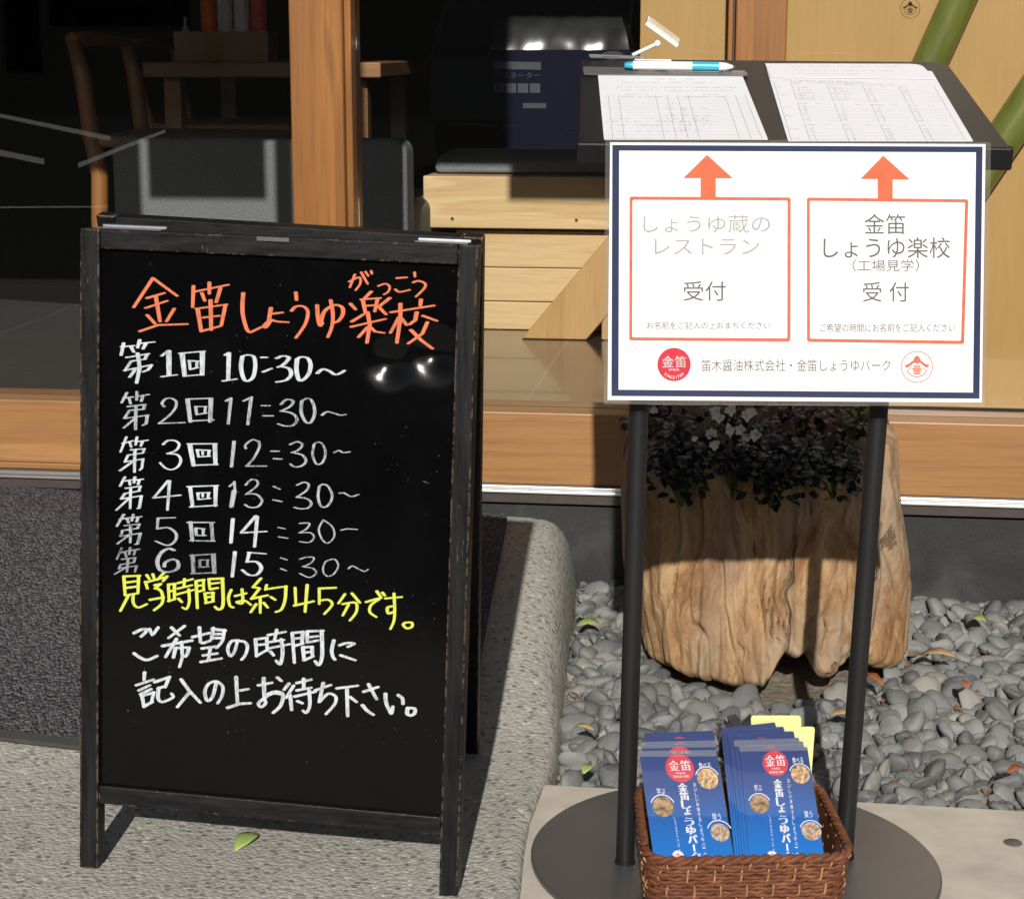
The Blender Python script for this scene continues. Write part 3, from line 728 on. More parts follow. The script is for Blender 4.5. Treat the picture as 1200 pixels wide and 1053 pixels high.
# ================================================================== MENU BOARD
AO = Vector((-.52501, 2.17350, -.0005)); ayaw, aroll, alean = -.171480, .024669, -.062076; AW, AH, ASL = .46751, .77154, .02355
Ra = Matrix.Rotation(ayaw, 3, 'Z') @ Matrix.Rotation(aroll, 3, 'Y') @ Matrix.Rotation(alean, 3, 'X')
AX, AY, AZ = Ra.col[0].copy(), Ra.col[1].copy(), Ra.col[2].copy()
ab = empty('menu_board', AO, 'black wooden folding blackboard with coloured handwriting, standing on the paving at the left', 'menu board')
def A(v): return AX * v[0] + AY * v[1] + AZ * v[2]
fr = MB(); fr.box(0, ASL, 0, .024, 0, AH, A); ff = fr.build('front_frame', MAT['blackwood'], ab, bevel=.0016)
def sub(name, *b): m_ = MB(); m_.box(*b, A); return m_.build(name, MAT['blackrail' if name == 'rail' else 'blackwood'], ff, bevel=.0016)
ff.name = 'front_frame'; ff.data.name = 'front_frame'
sub('stile', AW - ASL + .001, AW, 0, .024, 0, AH)
sub('rail', ASL + .0004, AW - ASL + .0006, .0008, .0235, AH - .0228, AH - .0004)
sub('rail', ASL + .0004, AW - ASL + .0006, .0008, .0235, .083, .1054)
# warped gloss panel
NB = 60; m_ = MB()
px0, px1, pz0, pz1 = ASL + .0002, AW - ASL + .0008, .1056, AH - .0230
for i in range(NB):
    for j in range(NB):
        x = px0 + (px1 - px0) * i / (NB - 1); z = pz0 + (pz1 - pz0) * j / (NB - 1)
        m_.v.append(tuple(A((x, .0075, z))))
for i in range(NB - 1):
    for j in range(NB - 1): m_.f.append([i * NB + j, (i + 1) * NB + j, (i + 1) * NB + j + 1, i * NB + j + 1]); m_.m.append(0)
bp = m_.build('blackboard', MAT['board'], ab, smooth=True, fix=False)
m_ = MB(); m_.box(px0, px1, .009, .0125, pz0, pz1, A); m_.build('back_sheet', MAT['blackwood'], bp)
PN = AY.copy()
def bpt(px, py, off=.0): return at_plane(px, py, AO + AY * (.0075 - off), PN) - AO
# shallow dents in the gloss panel: their lower halves tilt up and catch the sun
prev = None; hs = []
for (dx_, dy_, w_, sx_) in ((456, 424, .022, 1.0), (510, 414, .024, 1.0)):
    c_ = bpt(dx_, dy_)
    vm = BOARD_T.n('ShaderNodeVectorMath'); vm.operation = 'SUBTRACT'; BOARD_T.L(BOARD_T.oc, vm.inputs[0]); vm.inputs[1].default_value = c_
    mp = BOARD_T.mapping((sx_ / w_, 0, 1 / w_), (0, R(10), 0), vm.outputs[0])
    ln = BOARD_T.n('ShaderNodeVectorMath'); ln.operation = 'DOT_PRODUCT'; BOARD_T.L(mp, ln.inputs[0]); BOARD_T.L(mp, ln.inputs[1])
    h_ = BOARD_T.math('MULTIPLY', BOARD_T.math('POWER', math.e, BOARD_T.math('MULTIPLY', ln.outputs['Value'], -1.0)), -(.50 if w_ > .0225 else .43 if w_ > .018 else .375) * w_)
    hs.append(h_)
hh = hs[0]
for h_ in hs[1:]: hh = BOARD_T.math('ADD', hh, h_)
hh = BOARD_T.math('ADD', hh, BOARD_T.math('MULTIPLY', BOARD_T.noise(160, 2, .5), .00006))
BOARD_T.set(BOARD_C, BOARD_R, 0, BOARD_T.bump(hh, 1.0, 1.0), spec=.26)

# handwriting: strokes traced in enlarged crops; each crop = (x0, y0, scale)
HW = []
def H(crop, mat, a, b, txt):
    HW.append((crop, mat, a, b, [s.strip() for s in txt.replace('\n', ';').split(';') if s.strip()]))
cA = (130, 310, 6); cB = (320, 300, 6); cC = (130, 390, 8); cD = (250, 400, 6.316); cE = (130, 500, 8); cF = (250, 500, 6.316)
cG = (130, 590, 8); cHh = (250, 590, 6.316); cI = (130, 660, 6.316); cJ = (300, 665, 6); cK = (145, 725, 8.571); cL = (280, 725, 8); cM = (150, 780, 6.667); cN = (310, 780, 6.316)
H(cA, 'orange', 2.75, 1.3, '''295,95 160,300;295,95 465,220;255,235 375,200;245,305 395,255;315,220 345,400;255,355 310,415;445,310 390,400;205,468 330,425 535,418
580,150 575,300;590,190 825,142;640,200 660,255;692,125 692,205;770,165 740,265;610,315 635,470;600,310 815,280;805,285 775,430;700,250 705,460;650,372 760,360;635,468 770,432
~930,200 925,330 950,440 975,475 1010,462 1055,440;1125,305 1110,400;~1112,395 1075,430 1090,442 1125,395;1140,345 1205,337;~1128,388 1170,400 1245,405''')
H(cB, 'orange', 2.75, 1.3, '''160,255 165,310;~130,385 160,355 215,355 245,395 225,480 160,575;~310,345 315,430 330,490 348,470;~335,470 360,390 430,345 485,360 490,410 460,455 425,470;~405,310 420,400 415,490 385,570
545,335 580,375;555,460 635,410;690,250 640,300;630,305 650,400;620,305 755,295;735,300 715,390;650,350 720,345;820,295 745,355;745,360 795,410;550,497 790,442;665,395 680,480 660,610;665,500 600,570;685,500 715,530 780,540
830,395 1130,348;895,335 895,440 870,610;885,430 825,540;905,440 940,485;1040,305 1035,350;1010,395 1000,450 960,480;1055,420 1150,455;1085,465 1050,545 950,615;970,520 1040,590 1120,650''')
H(cB, 'orange', 1.9, 1.2, '''~535,180 600,150 615,165 610,200 580,240;575,130 540,220;620,115 665,195;650,110 670,140;690,105 695,125;~740,210 790,195 820,215 810,250 780,270;870,155 940,150;~860,235 890,252 960,238;995,115 998,145;~985,185 1025,175 1070,195 1060,230 1005,285''')
H(cC, 'white1', 2.5, 1.2, '''120,95 95,210;100,130 215,120;185,125 215,180;270,65 250,140;260,100 405,85;330,95 300,150;150,230 355,195;340,200 320,240;190,265 325,245;190,265 130,355;130,352 375,300;380,300 350,345 300,365;250,190 270,330 240,470;230,340 175,415
475,215 540,165;475,410 615,393;645,192 875,172;685,405 860,390''')
H(cC, 'white1', 3.6, 1.3, '''542,168 545,400;668,200 692,405;858,178 855,395''')
H(cC, 'white1', 2.2, 1.2, '''735,265 742,340;730,260 820,265;808,268 802,325;745,342 815,325''')
H(cC, 'white2', 2.1, 1.2, '''150,560 100,655;120,610 205,600;170,610 185,665;245,550 240,630;245,595 355,577;300,590 285,640;160,690 325,670;318,675 305,715;175,725 310,715;175,725 125,800;130,800 350,770;340,775 330,850 300,865;235,680 230,905;225,800 120,890
~500,690 480,660 510,620 560,612 610,640 605,700 550,770 455,845;450,848 690,840;710,620 950,612;740,825 960,815;795,690 805,765;795,690 895,690;885,695 880,755;805,765 895,750''')
H(cC, 'white2', 3.0, 1.2, '''718,625 745,835;938,620 930,835''')
H(cD, 'white1', 2.8, 1.3, '''115,85 110,285;90,100 115,85;75,292 170,278;~215,110 205,200 235,290 290,270 310,190 300,115 255,100 215,110;360,118 395,118;370,225 430,200;~470,125 510,108 560,120 520,170 480,190;~500,185 560,200 575,245 540,285 470,300;~620,130 615,210 640,290 700,250 720,180 700,125 650,115 620,130;~770,235 810,205 860,220 900,245 940,235 970,215''')
H(cD, 'white2', 2.3, 1.1, '''95,440 130,418;130,420 110,610;225,440 285,410;280,415 255,615;360,475 415,475;370,550 440,550;~500,465 540,430 590,440 570,480 500,515;~500,515 580,530 620,575 590,620 530,625 480,610;~655,440 650,520 680,590 720,600 750,530 735,450 700,420 655,440;~805,545 840,520 890,530 940,545 980,540''')
H(cE, 'white1', 2.0, 1.2, '''145,95 90,235;110,155 210,130;175,140 190,190;245,95 230,170;240,140 345,125;295,140 280,180;190,215 315,205;312,205 300,245;160,265 300,245;160,265 130,330;130,328 305,300;300,300 290,385 270,405;225,220 220,425;205,325 85,410
~490,165 530,130 600,130 640,165 610,220 530,250;~530,250 620,260 655,310 630,370 570,400 510,385 460,335;720,160 990,158;765,360 1000,352;810,220 820,280;805,215 930,220;920,222 915,270;820,280 930,275;860,230 860,260''')
H(cE, 'white1', 3.0, 1.2, '''740,168 775,365;975,165 980,355''')
H(cE, 'white2', 2.6, 1.2, '''1155,135 1130,375''')
H(cE, 'white1', 2.0, 1.2, '''130,470 85,555;110,510 200,495;170,500 180,545;225,470 215,525;220,500 300,490;265,500 255,540;140,575 280,555;275,560 262,600;130,625 270,600;130,625 95,675;95,675 290,645;285,650 265,760 250,765;185,580 180,765;175,665 50,780
535,505 400,665;400,665 650,640;550,505 530,780;720,560 1000,550;745,750 990,735;815,620 820,680;810,620 925,615;915,620 910,670;820,680 930,670;860,630 862,655''')
H(cE, 'white1', 2.9, 1.2, '''742,565 765,745;983,560 978,742''')
H(cF, 'white2', 1.8, 1.1, '''~240,160 240,130 290,95 325,105;~335,105 340,150 300,230 245,290;245,290 390,290;430,180 485,180;450,235 505,238;~570,130 620,110 660,130 630,170 580,190;~590,190 660,210 685,255 650,290 600,295 570,275;~745,130 735,210 765,275 810,260 830,190 810,130 775,112 745,130;~895,190 930,175 960,190 1010,185
155,405 160,470 130,595;120,440 155,410;~240,430 280,390 325,400 320,440 240,500;~250,495 320,500 360,545 330,590 270,595 235,575;445,440 490,460;445,540 505,552;~620,430 670,410 705,425 690,470 615,520;~620,520 690,530 725,565 700,600 640,605 600,595;~785,440 775,520 800,590 850,580 880,510 850,440 810,425 785,440;~935,490 970,490 1020,515 1075,500''')
H(cF, 'white2', 3.2, 1.2, '155,470 133,592')
H(cG, 'white2', 2.0, 1.1, '''120,100 55,210;85,145 190,130;150,135 165,180;210,100 195,160;205,130 285,120;255,130 240,170;130,205 265,190;265,190 250,230;110,250 255,230;110,250 90,305;90,305 280,275;275,280 250,375 230,380;185,215 180,365;180,285 60,375
440,135 600,130;440,140 435,230;~435,235 540,225 610,280 600,350 530,390 420,350;720,175 965,175;745,345 970,350;795,230 800,295;795,228 875,235;865,235 865,300;800,297 890,297''')
H(cG, 'white2', 2.7, 1.2, '''745,170 765,350;942,185 955,350''')
H(cG, 'white3', 1.8, 1.1, '''100,415 55,520;85,460 165,440;130,450 145,500;180,410 170,475;175,440 265,425;225,440 215,480;105,520 230,505;225,505 215,550;90,570 215,550;90,570 75,610;75,605 245,580;240,585 225,640;160,520 150,640;150,590 35,660
745,485 975,470;755,655 980,645;830,530 835,590;830,528 915,525;905,530 905,585;825,595 915,590''')
H(cG, 'white2', 2.6, 1.4, '''~590,435 540,420 470,460 435,540 460,620 540,640 620,610 630,550 580,520 510,550 500,590''')
H(cG, 'white3', 2.9, 1.3, '''765,480 775,655;960,475 970,650''')
H(cHh, 'white1', 2.6, 1.3, '''145,112 130,290;315,90 210,210;210,215 390,205;325,95 305,320;160,355 140,540;260,360 385,370;265,365 250,430;~250,430 320,430 355,475 320,525 260,525 215,490''')
H(cHh, 'white2', 1.4, .9, '''480,175 530,185;485,245 550,255;~640,145 710,145 690,185 635,215;~640,215 720,215 745,250 710,285 640,280;~815,120 780,190 810,270 850,290 895,240 880,170 815,120;945,195 990,185 1065,190
500,400 545,415;500,480 540,495;~640,410 690,395 745,400 720,440 660,465;~670,465 740,480 760,515 710,545 640,515;~880,410 830,430 810,490 840,535 890,520 925,460 905,415 880,410;~1000,480 1030,460 1080,485 1120,500 1145,485''')
H(cI, 'yellow', 2.15, 1.5, '''95,95 105,235;95,95 215,90;205,90 200,215;115,140 195,130;115,180 190,170;110,235 200,220;130,235 70,350;~165,225 165,290 200,325 265,300
265,85 285,115;310,80 320,110;395,65 345,120;255,135 270,185;255,140 405,100;415,95 385,130;325,160 370,150 325,185;~330,180 375,210 380,290 320,345;290,268 390,250
425,155 430,280;425,155 475,150;470,150 470,265;435,205 465,200;425,278 475,262;495,145 605,115;545,115 540,170;495,185 600,160;480,230 610,195;~575,190 580,280 560,335 530,325;500,260 525,285
630,130 640,330;630,130 690,120;685,120 685,200;640,165 680,160;640,210 690,195;725,115 730,180;725,115 830,110;~825,110 830,300 800,340 770,320;735,150 800,142;735,190 790,180;695,220 705,290;695,220 760,215;755,215 755,280;700,250 750,245;700,292 760,280
~890,195 870,250 880,310 905,325;920,240 1000,220;~970,190 975,290 930,285 990,275 1035,305;1110,110 1050,175 1095,180;1100,185 1040,260;1040,260 1160,235;1105,260 1105,365;1075,300 1035,360;1130,290 1160,325''')
H(cJ, 'yellow', 2.15, 1.4, '''75,120 65,155;70,150 215,130;~210,130 205,220 180,290 140,310;105,205 135,225;275,140 280,255;270,265 405,235;360,120 345,310;445,145 560,140;445,145 445,255;~450,230 510,225 535,260 480,325
625,185 580,250;675,180 730,245;~610,255 700,245 705,310 660,370;650,260 610,335;~775,240 870,215 810,260 800,310 845,345;850,165 880,210;890,175 905,195;910,215 1025,205;~970,180 975,290 970,370 945,430;~960,270 925,280 930,320 965,310;~1050,385 1035,400 1060,425 1095,415 1095,385 1050,385''')
H(cK, 'white1', 2.5, 1.9, '''~105,140 180,105 235,110 175,175;260,100 285,160;345,85 300,150;~105,345 170,390 240,410 335,370;480,85 560,165;610,70 450,190;390,270 685,215;530,200 420,380;520,290 500,385;520,290 660,285;655,290 640,350 620,375;580,230 590,380 560,480
760,85 770,220;690,180 860,140;~770,230 800,240 870,215;900,90 880,200;890,100 1020,115;~1010,110 990,220 930,290;900,150 990,150;890,190 980,190;785,295 930,275;800,365 940,345;775,430 980,395;870,290 850,410;~1150,215 1080,225 1045,300 1070,370 1110,330 1140,230''')
H(cL, 'white1', 2.5, 1.7, '''~5,205 55,215 80,260 60,335 25,380;155,190 165,350;155,190 265,175;260,175 265,295;165,243 260,235;165,345 270,285;275,150 435,120;355,100 330,210;290,215 420,195;275,275 475,235;~395,190 410,300 390,420 350,390;295,305 325,340
500,130 520,410;500,130 605,120;600,120 590,230;510,185 590,175;520,250 600,230;640,120 640,220;640,115 790,110;~775,110 780,340 750,430 715,395;660,170 740,160;660,215 740,200;600,270 610,385;600,265 690,260;685,260 690,350;610,315 685,305;610,385 695,350
~890,200 870,290 880,350 900,380;~945,245 1010,225 1080,230 1020,260;955,340 1090,385''')
H(cM, 'white1', 2.6, 1.8, '''130,50 125,110;65,150 200,105;85,190 170,150;100,220 180,180;110,235 125,320;105,235 205,205;200,205 185,280;125,315 190,280;210,125 325,85;320,90 290,165;235,175 295,155;~240,170 235,250 270,280 350,245 340,215
480,205 385,320;415,105 480,195 565,285;~690,130 660,240 620,270 600,200 630,140 690,120 740,160 735,230 700,290;845,85 855,290;880,190 940,180;780,325 870,295 955,290;1060,95 1065,250;1020,150 1125,130;~1065,250 1020,290 1040,320 1075,290 1070,250 1130,215 1190,220''')
H(cN, 'white1', 2.6, 1.8, '''~20,210 80,190 135,210 120,290 65,345;95,85 125,110;180,130 145,175;215,145 160,235;190,215 200,325;240,125 345,100;290,95 290,165;240,180 345,160;225,225 375,190;~330,180 335,290 310,345 285,330;245,260 280,275
375,180 490,140;435,125 405,265;~405,265 470,205 525,225 520,280 455,355;535,165 690,145;610,165 615,370;635,230 680,265;735,190 840,155;770,135 830,245;~725,290 760,330 805,360;~895,205 900,270 925,330 940,350 950,300;~990,215 1020,240 1025,280;~1060,310 1055,350 1080,365 1110,350 1110,315 1060,310''')
def catmull(P, n=5):
    if len(P) < 3: return P
    out = []
    for i in range(len(P) - 1):
        p0 = P[max(i - 1, 0)]; p1 = P[i]; p2 = P[i + 1]; p3 = P[min(i + 2, len(P) - 1)]
        for k in range(n):
            t = k / n
            out.append(tuple(.5 * (2 * b + (c - a) * t + (2 * a - 5 * b + 4 * c - d) * t * t + (-a + 3 * b - 3 * c + d) * t ** 3) for a, b, c, d in zip(p0, p1, p2, p3)))
    return out + [P[-1]]
def hull(pts):
    pts = sorted(set(pts)); 
    def half(ps):
        h = []
        for p in ps:
            while len(h) > 1 and (h[-1][0] - h[-2][0]) * (p[1] - h[-2][1]) - (h[-1][1] - h[-2][1]) * (p[0] - h[-2][0]) <= 0: h.pop()
            h.append(p)
        return h[:-1]
    return half(pts) + half(pts[::-1])
letter = {}; cnt = 0
LM = ['orange', 'white1', 'white2', 'white3', 'yellow']
ROWS = ((455, '第1回 10:30～'), (507, '第2回 11:30～'), (556, '第3回 12:30～'), (602, '第4回 13:30～'), (641, '第5回 14:30～'), (690, '第6回 15:30～'), (783, 'ご希望の時間に'), (2000, '記入の上お待ち下さい。'))
for crop, mat, na, nb, strokes in HW:
    for s in strokes:
        curved = s[0] == '~'
        P = [tuple(map(float, q.split(','))) for q in s.lstrip('~').split()]
        P = [(crop[0] + x / crop[2], crop[1] + y / crop[2]) for x, y in P]
        my = sum(p[1] for p in P) / len(P)
        key = 'orange ruby がっこう' if mat == 'orange' and na < 2 else 'orange heading 金笛しょうゆ楽校' if mat == 'orange' else 'yellow line 見学時間は約45分です。' if mat == 'yellow' else \
            'white line ' + next(t_ for y_, t_ in ROWS if my < y_)
        mb = letter.setdefault(key, MB()); nb_ = nb * (.66 if mat[:5] == 'white' and my < 690 else .85)
        if curved: P = catmull(P)
        q = rng.uniform(.92, 1.08); L_ = len(P) - 1
        nib = [(.92 * na * q * math.cos(math.tau * k / 12) + .0, nb_ * q * math.sin(math.tau * k / 12)) for k in range(12)]
        for i, (a, b) in enumerate(zip(P, P[1:])):
            tp = [1.0 - .14 * (j / max(1, L_)) for j in (i, i + 1)]
            pts = hull([(a[0] + x * tp[0], a[1] + y * tp[0]) for x, y in nib] + [(b[0] + x * tp[1], b[1] + y * tp[1]) for x, y in nib])
            cnt += 1
            mb.add([bpt(x, y, .0004 + .000012 * (cnt % 37)) for x, y in pts], [list(range(len(pts)))], LM.index(mat))
for key, mb in letter.items():
    o = mb.build('lettering', [MAT[k] for k in LM], bp, fix=False); o['label'] = 'handwritten ' + key
# rear frame, hinged behind
FTL = AO + A((.006, .026, AH)); 
rt0, rt1 = at_y(112, 252, 2.262), at_y(566, 279, 2.172); rf1 = at_z(560, 884, 0.0); rf0 = Vector((rf1.x - .455, rf1.y + .10, .012))
m_ = MB()
def rb(p0, p1, a, b, name, par):
    m_ = MB(); m_.bar(Vector(p0) - AO, Vector(p1) - AO, a, b); return m_.build(name, MAT['blackrail' if name == 'rail' else 'blackwood'], par, bevel=.0016)
ux = (rt1 - rt0).normalized(); uy = Vector((.1, 1, .1)).normalized() * .024
rf = rb(rt0, rf0, ux * .0235, uy, 'rear_frame', ab)
rb(rt1 - ux * .0235, rf1 - Vector((.0235, 0, 0)), ux * .0235, uy, 'stile', rf)
rb(rt0 + ux * .0239 - AZ * .0225, rt1 - ux * .0239 - AZ * .0225, AZ * .022, uy * .95, 'rail', rf)
k = .86
rb(rt0.lerp(rf0, k) + ux * .024, rt1.lerp(rf1, k) - ux * .024, AZ * .022, uy * .95, 'rail', rf)
m_ = MB(); q = [rt0 + ux * .024, rt1 - ux * .024, rt1.lerp(rf1, k) - ux * .024, rt0.lerp(rf0, k) + ux * .024]
m_.prism([p - AO + Vector((0, .012, 0)) for p in q], (0, .004, 0)); m_.build('rear_board', MAT['blackwood'], rf)
# hinges along the top
for xa, xb in ((.020, .097), (.395, .455)):
    m_ = MB(); m_.box(xa, xb, .002, .021, AH + .0004, AH + .0022, A); h = m_.build('hinge', MAT['steel'], ab)
    m_ = MB(); m_.tube([A((xa, .0235, AH + .003)), A((xb, .0235, AH + .003))], .0032, 10); m_.build('knuckle', MAT['steel'], h, smooth=True, flat_angle=40)
m_ = MB(); m_.box(.212, .250, -.0014, -.0002, AH - .0055, AH - .0008, A); m_.build('latch', MAT['steel'], ab)

# ================================================================== RECEPTION STAND
SX, SY = .2716, 2.1922; SZ = SL_F(SX, 0)
st = empty('reception_stand', (SX, SY, SZ), 'black metal reception stand with two posts, sloping desk and round base plate', 'stand')
SO = Vector((SX, SY, SZ))
roll = R(1.3)
Rs = Matrix.Rotation(roll, 3, 'Y')
m_ = MB(); m_.lathe([(.0, .0), (.245, .0), (.2487, .002), (.2487, .0065), (.2465, .0085), (.0, .0085)], 128)
m_.v = [tuple(Rs @ Vector(v)) for v in m_.v]
def m_disc():
    t = NT('satin_dark_metal_plate'); a = t.noise(400, 3, .6); b = t.noise(6, 4, .6)
    c = t.ramp(b, [(.35, (.062, .060, .060)), (.7, (.080, .078, .077))])
    return t.set(c, t.ramp(a, [(.3, .34), (.7, .40)]), .0, t.bump(a, .04, .0005), spec=.6)
m_.build('base_plate', m_disc(), st, smooth=True, flat_angle=40)
pole_px = [((748.6, 480), (732.4, 1012)), ((1029.5, 480), (988.5, 1004))]
for (xa, ya), (xb, yb) in pole_px:
    b = at_z(xb, yb, SZ + .009); a = at_y(xa, ya, b.y + .005); d = (a - b) / (a.z - b.z)
    top = b + d * (.842 - b.z)
    m_ = MB(); m_.tube([b - SO, top - SO], .0112, 28); p = m_.build('post', MAT['black_powder'], st, smooth=True, flat_angle=40)
    m_ = MB(); m_.tube([b - SO + Vector((0, 0, .0)), b - SO + d * .006], .0128, 28); m_.build('collar', MAT['black_powder'], p, smooth=True, flat_angle=40)
# sloping desk
DP = at_y(930, 170, 2.15); DN = Vector((-.018, -math.sin(R(13)), math.cos(R(13)))).normalized()
DN = (Matrix.Rotation(R(.6), 3, 'Y') @ DN)
def dpx(px, py, up=0.0): return at_plane(px, py, DP + DN * up, DN)
cor = [dpx(677, 167), dpx(1184, 173), dpx(1109, 72.5), dpx(680, 69)]
def rounded(poly, r, n=6):
    out = []; N = len(poly)
    for i, p in enumerate(poly):
        a = (poly[i - 1] - p).normalized(); b = (poly[(i + 1) % N] - p).normalized()
        rr = r[i] if hasattr(r, '__len__') else r
        for k in range(n + 1):
            t = k / n; out.append(p + a * rr * (1 - t) ** 2 + b * rr * t ** 2)
    return out
m_ = MB(); m_.prism([p - SO for p in rounded(cor, [.004, .02, .028, .016])], -DN * .010)
MAT['desk'] = m_plain('black_desk_board', (.009, .009, .011), .45, 0, .12, 300, .12, 0, .22)
dk = m_.build('desk', MAT['desk'], st, bevel=.002)
fl, fr_ = dpx(676, 168), dpx(1186, 174)
m_ = MB(); ux = (fr_ - fl).normalized(); back = DN.cross(ux).normalized()
m_.bar(fl - SO - DN * .022 - back * .012, fr_ - SO - DN * .022 - back * .012, back * .0115, DN * .026)
m_.build('lip', MAT['desk'], dk, bevel=.0025)
m_ = MB(); c0 = (cor[0] + cor[1] + cor[2] + cor[3]) / 4 - SO - DN * .030
m_.bar(c0 - ux * .17 - back * .03, c0 + ux * .17 - back * .03, back * .06, DN * .0195); m_.build('bracket', MAT['black_powder'], dk, bevel=.002)

# ---- laminated sign hanging on the stand's front
s_tl, s_tr = at_y(709.5, 162.5, 2.10), at_y(1161.5, 166.5, 2.10); s_bl, s_br = at_y(707.5, 473.5, 2.13), at_y(1154.5, 476.0, 2.13)
SGO = (s_tl + s_tr + s_bl + s_br) / 4; SGN = (s_tr - s_tl).cross(s_tl - s_bl).normalized()
if SGN.y > 0: SGN = -SGN
def spx(px, py, off=0.0): return at_plane(px, py, SGO + SGN * off, SGN) - SGO
sg = empty('sign', SGO, 'white laminated reception sign with navy border and two orange arrows, on the stand', 'sign')
quad = lambda pts, off: [spx(x, y, off) for x, y in pts]
m_ = MB(); m_.prism(quad([(715, 167), (1155, 169), (1150.5, 471.5), (712, 468.5)], 0), SGN * -.0004); sheet = m_.build('paper', MAT['paper'], sg)
m_ = MB(); m_.prism([spx(x, y, -.0006) for x, y in ((709.5, 162.5), (1161.5, 166.5), (1154.5, 476.0), (707.5, 473.5))], SGN * -.0007); m_.build('laminate', m_glass('laminate_film', (.96, .97, .98), .03, 1.5, .05), sg)
def ring_quads(mb, outer, inner, off):
    o_ = quad(outer, off); i_ = quad(inner, off); n = len(o_)
    mb.add(o_ + i_, [(k, (k + 1) % n, n + (k + 1) % n, n + k) for k in range(n)])
m_ = MB(); ring_quads(m_, [(717.6, 170), (1151.5, 172), (1147.8, 467), (716.5, 463.8)], [(725.6, 176.5), (1143.8, 178.5), (1140.3, 459.8), (724.8, 456.5)], .0003)
m_.build('border', MAT['navy'], sheet)
def rr(x0, y0, x1, y1, x2, y2, x3, y3, r):
    P = [Vector((x0, y0, 0)), Vector((x1, y1, 0)), Vector((x2, y2, 0)), Vector((x3, y3, 0))]
    return [(p.x, p.y) for p in rounded(P, r, 4)]
MAT['p_salmon'] = m_plain('salmon_print', (.62, .15, .085), .5, 0, .12, 150, 0, .6)
for o_, i_ in ((rr(737.8, 230.4, 926.6, 231.4, 926.3, 400.2, 737.4, 398.8, 3), rr(741.2, 234, 923, 235, 922.6, 396.4, 740.8, 395.2, 2)),
               (rr(945.6, 231.6, 1134.8, 233.6, 1129.8, 403, 945.8, 400.4, 3), rr(949, 235.2, 1131, 237.2, 1126.2, 399.2, 949.2, 396.8, 2))):
    m_ = MB(); ring_quads(m_, o_, i_, .0003); m_.build('box_outline', MAT['p_salmon'], sheet)
for pts in ([(828.5, 181.5), (858.5, 208.8), (838.7, 208.8), (838.9, 231), (821, 231), (821, 208.6), (801, 208.6)], [(1035, 182.5), (1066, 210.4), (1046, 210.2), (1046.2, 232.6), (1028.7, 232.4), (1028.5, 209.8), (1008.5, 209.6)]):
    m_ = MB(); m_.add(quad(pts, .0005), [(0, 1, 2, 3, 4, 5, 6)]); m_.build('arrow', MAT['p_orange'], sheet)
sp_ = lambda x, y: spx(x, y, .0003)
MAT['p_small'] = m_plain('grey_small_print', (.16, .155, .15), .5)
for (txt, x0, x1, y0, y1, mt) in (('しょうゆ蔵の', 754, 902.5, 252, 273, 'p_glare'), ('レストラン', 767, 890, 279.5, 298.5, 'p_glare'), ('受付', 801, 850.6, 329.5, 352.5, 'p_dark'),
        ('金笛', 1013, 1061, 250.7, 274.5, 'p_dark'), ('しょうゆ楽校', 965, 1113.5, 278, 302.5, 'p_dark'), ('受 付', 1011, 1065, 330.5, 353.5, 'p_dark'), ('（工場見学）', 999, 1077, 304, 318, 'p_small'),
        ('お名前をご記入の上おまちください', 758, 902.5, 377, 385.6, 'p_small'), ('ご希望の時間にお名前をご記入ください', 960.7, 1119, 379, 389, 'p_small'),
        ('笛木醤油株式会社・金笛しょうゆパーク', 821.7, 1043.6, 421, 435, 'p_small')):
    m_ = MB(); text_into(m_, txt, x0, x1, y0, y1, sp_); m_.build('lettering', MAT[mt], sheet)
def red_logo(par, cx, cy, r, put, put2):
    m_ = MB(); disc_poly(cx, cy, r, put, m_); o = m_.build('round_logo', MAT['p_red'], par)
    k = r / 19.5; m_ = MB()
    for dx, dy in ((0, 0), (.45, 0), (0, .4), (.45, .4)):
        text_into(m_, '金', cx - 14 * k + dx * k, cx - 1 * k + dx * k, cy - 10 * k + dy * k, cy + 3 * k + dy * k, put2 if dx == dy == 0 else (lambda x, y, e=dx + dy * 2: put2(x, y)))
        text_into(m_, '笛', cx + 1 * k + dx * k, cx + 14 * k + dx * k, cy - 10 * k + dy * k, cy + 3 * k + dy * k, put2)
    text_into(m_, 'KINBUE', cx - 6 * k, cx + 6 * k, cy + 5 * k, cy + 7.2 * k, put2)
    for i, ch in enumerate('SINCE1789'):
        a = R(90 + 42 - 84 * i / 8); x, y = cx + 15 * k * math.cos(a), cy + 15 * k * math.sin(a)
        v, f = text_mesh_2d(ch); lo, hi = v.min(0), v.max(0); s_ = 3.4 * k / .72
        c_, sn = math.cos(a - R(90)), math.sin(a - R(90))
        pts = []
        for p in v:
            u_, w_ = (p[0] - (lo[0] + hi[0]) / 2) * s_, -(p[1] - .36) * s_
            pts.append(put2(x + u_ * c_ - w_ * sn, y + u_ * sn + w_ * c_))
        m_.add(pts, f)
    m_.build('lettering', MAT['p_white'], o)
    return o
red_logo(sheet, 789.9, 427, 19.5, lambda x, y: spx(x, y, .0003), lambda x, y: spx(x, y, .0006))
m_ = MB(); emblem(m_, 1074.6, 429.8, 18.7, sp_); m_.build('emblem', m_plain('brick_red_print', (.62, .16, .10), .5, 0, .05, 60, 0, .5), sheet)

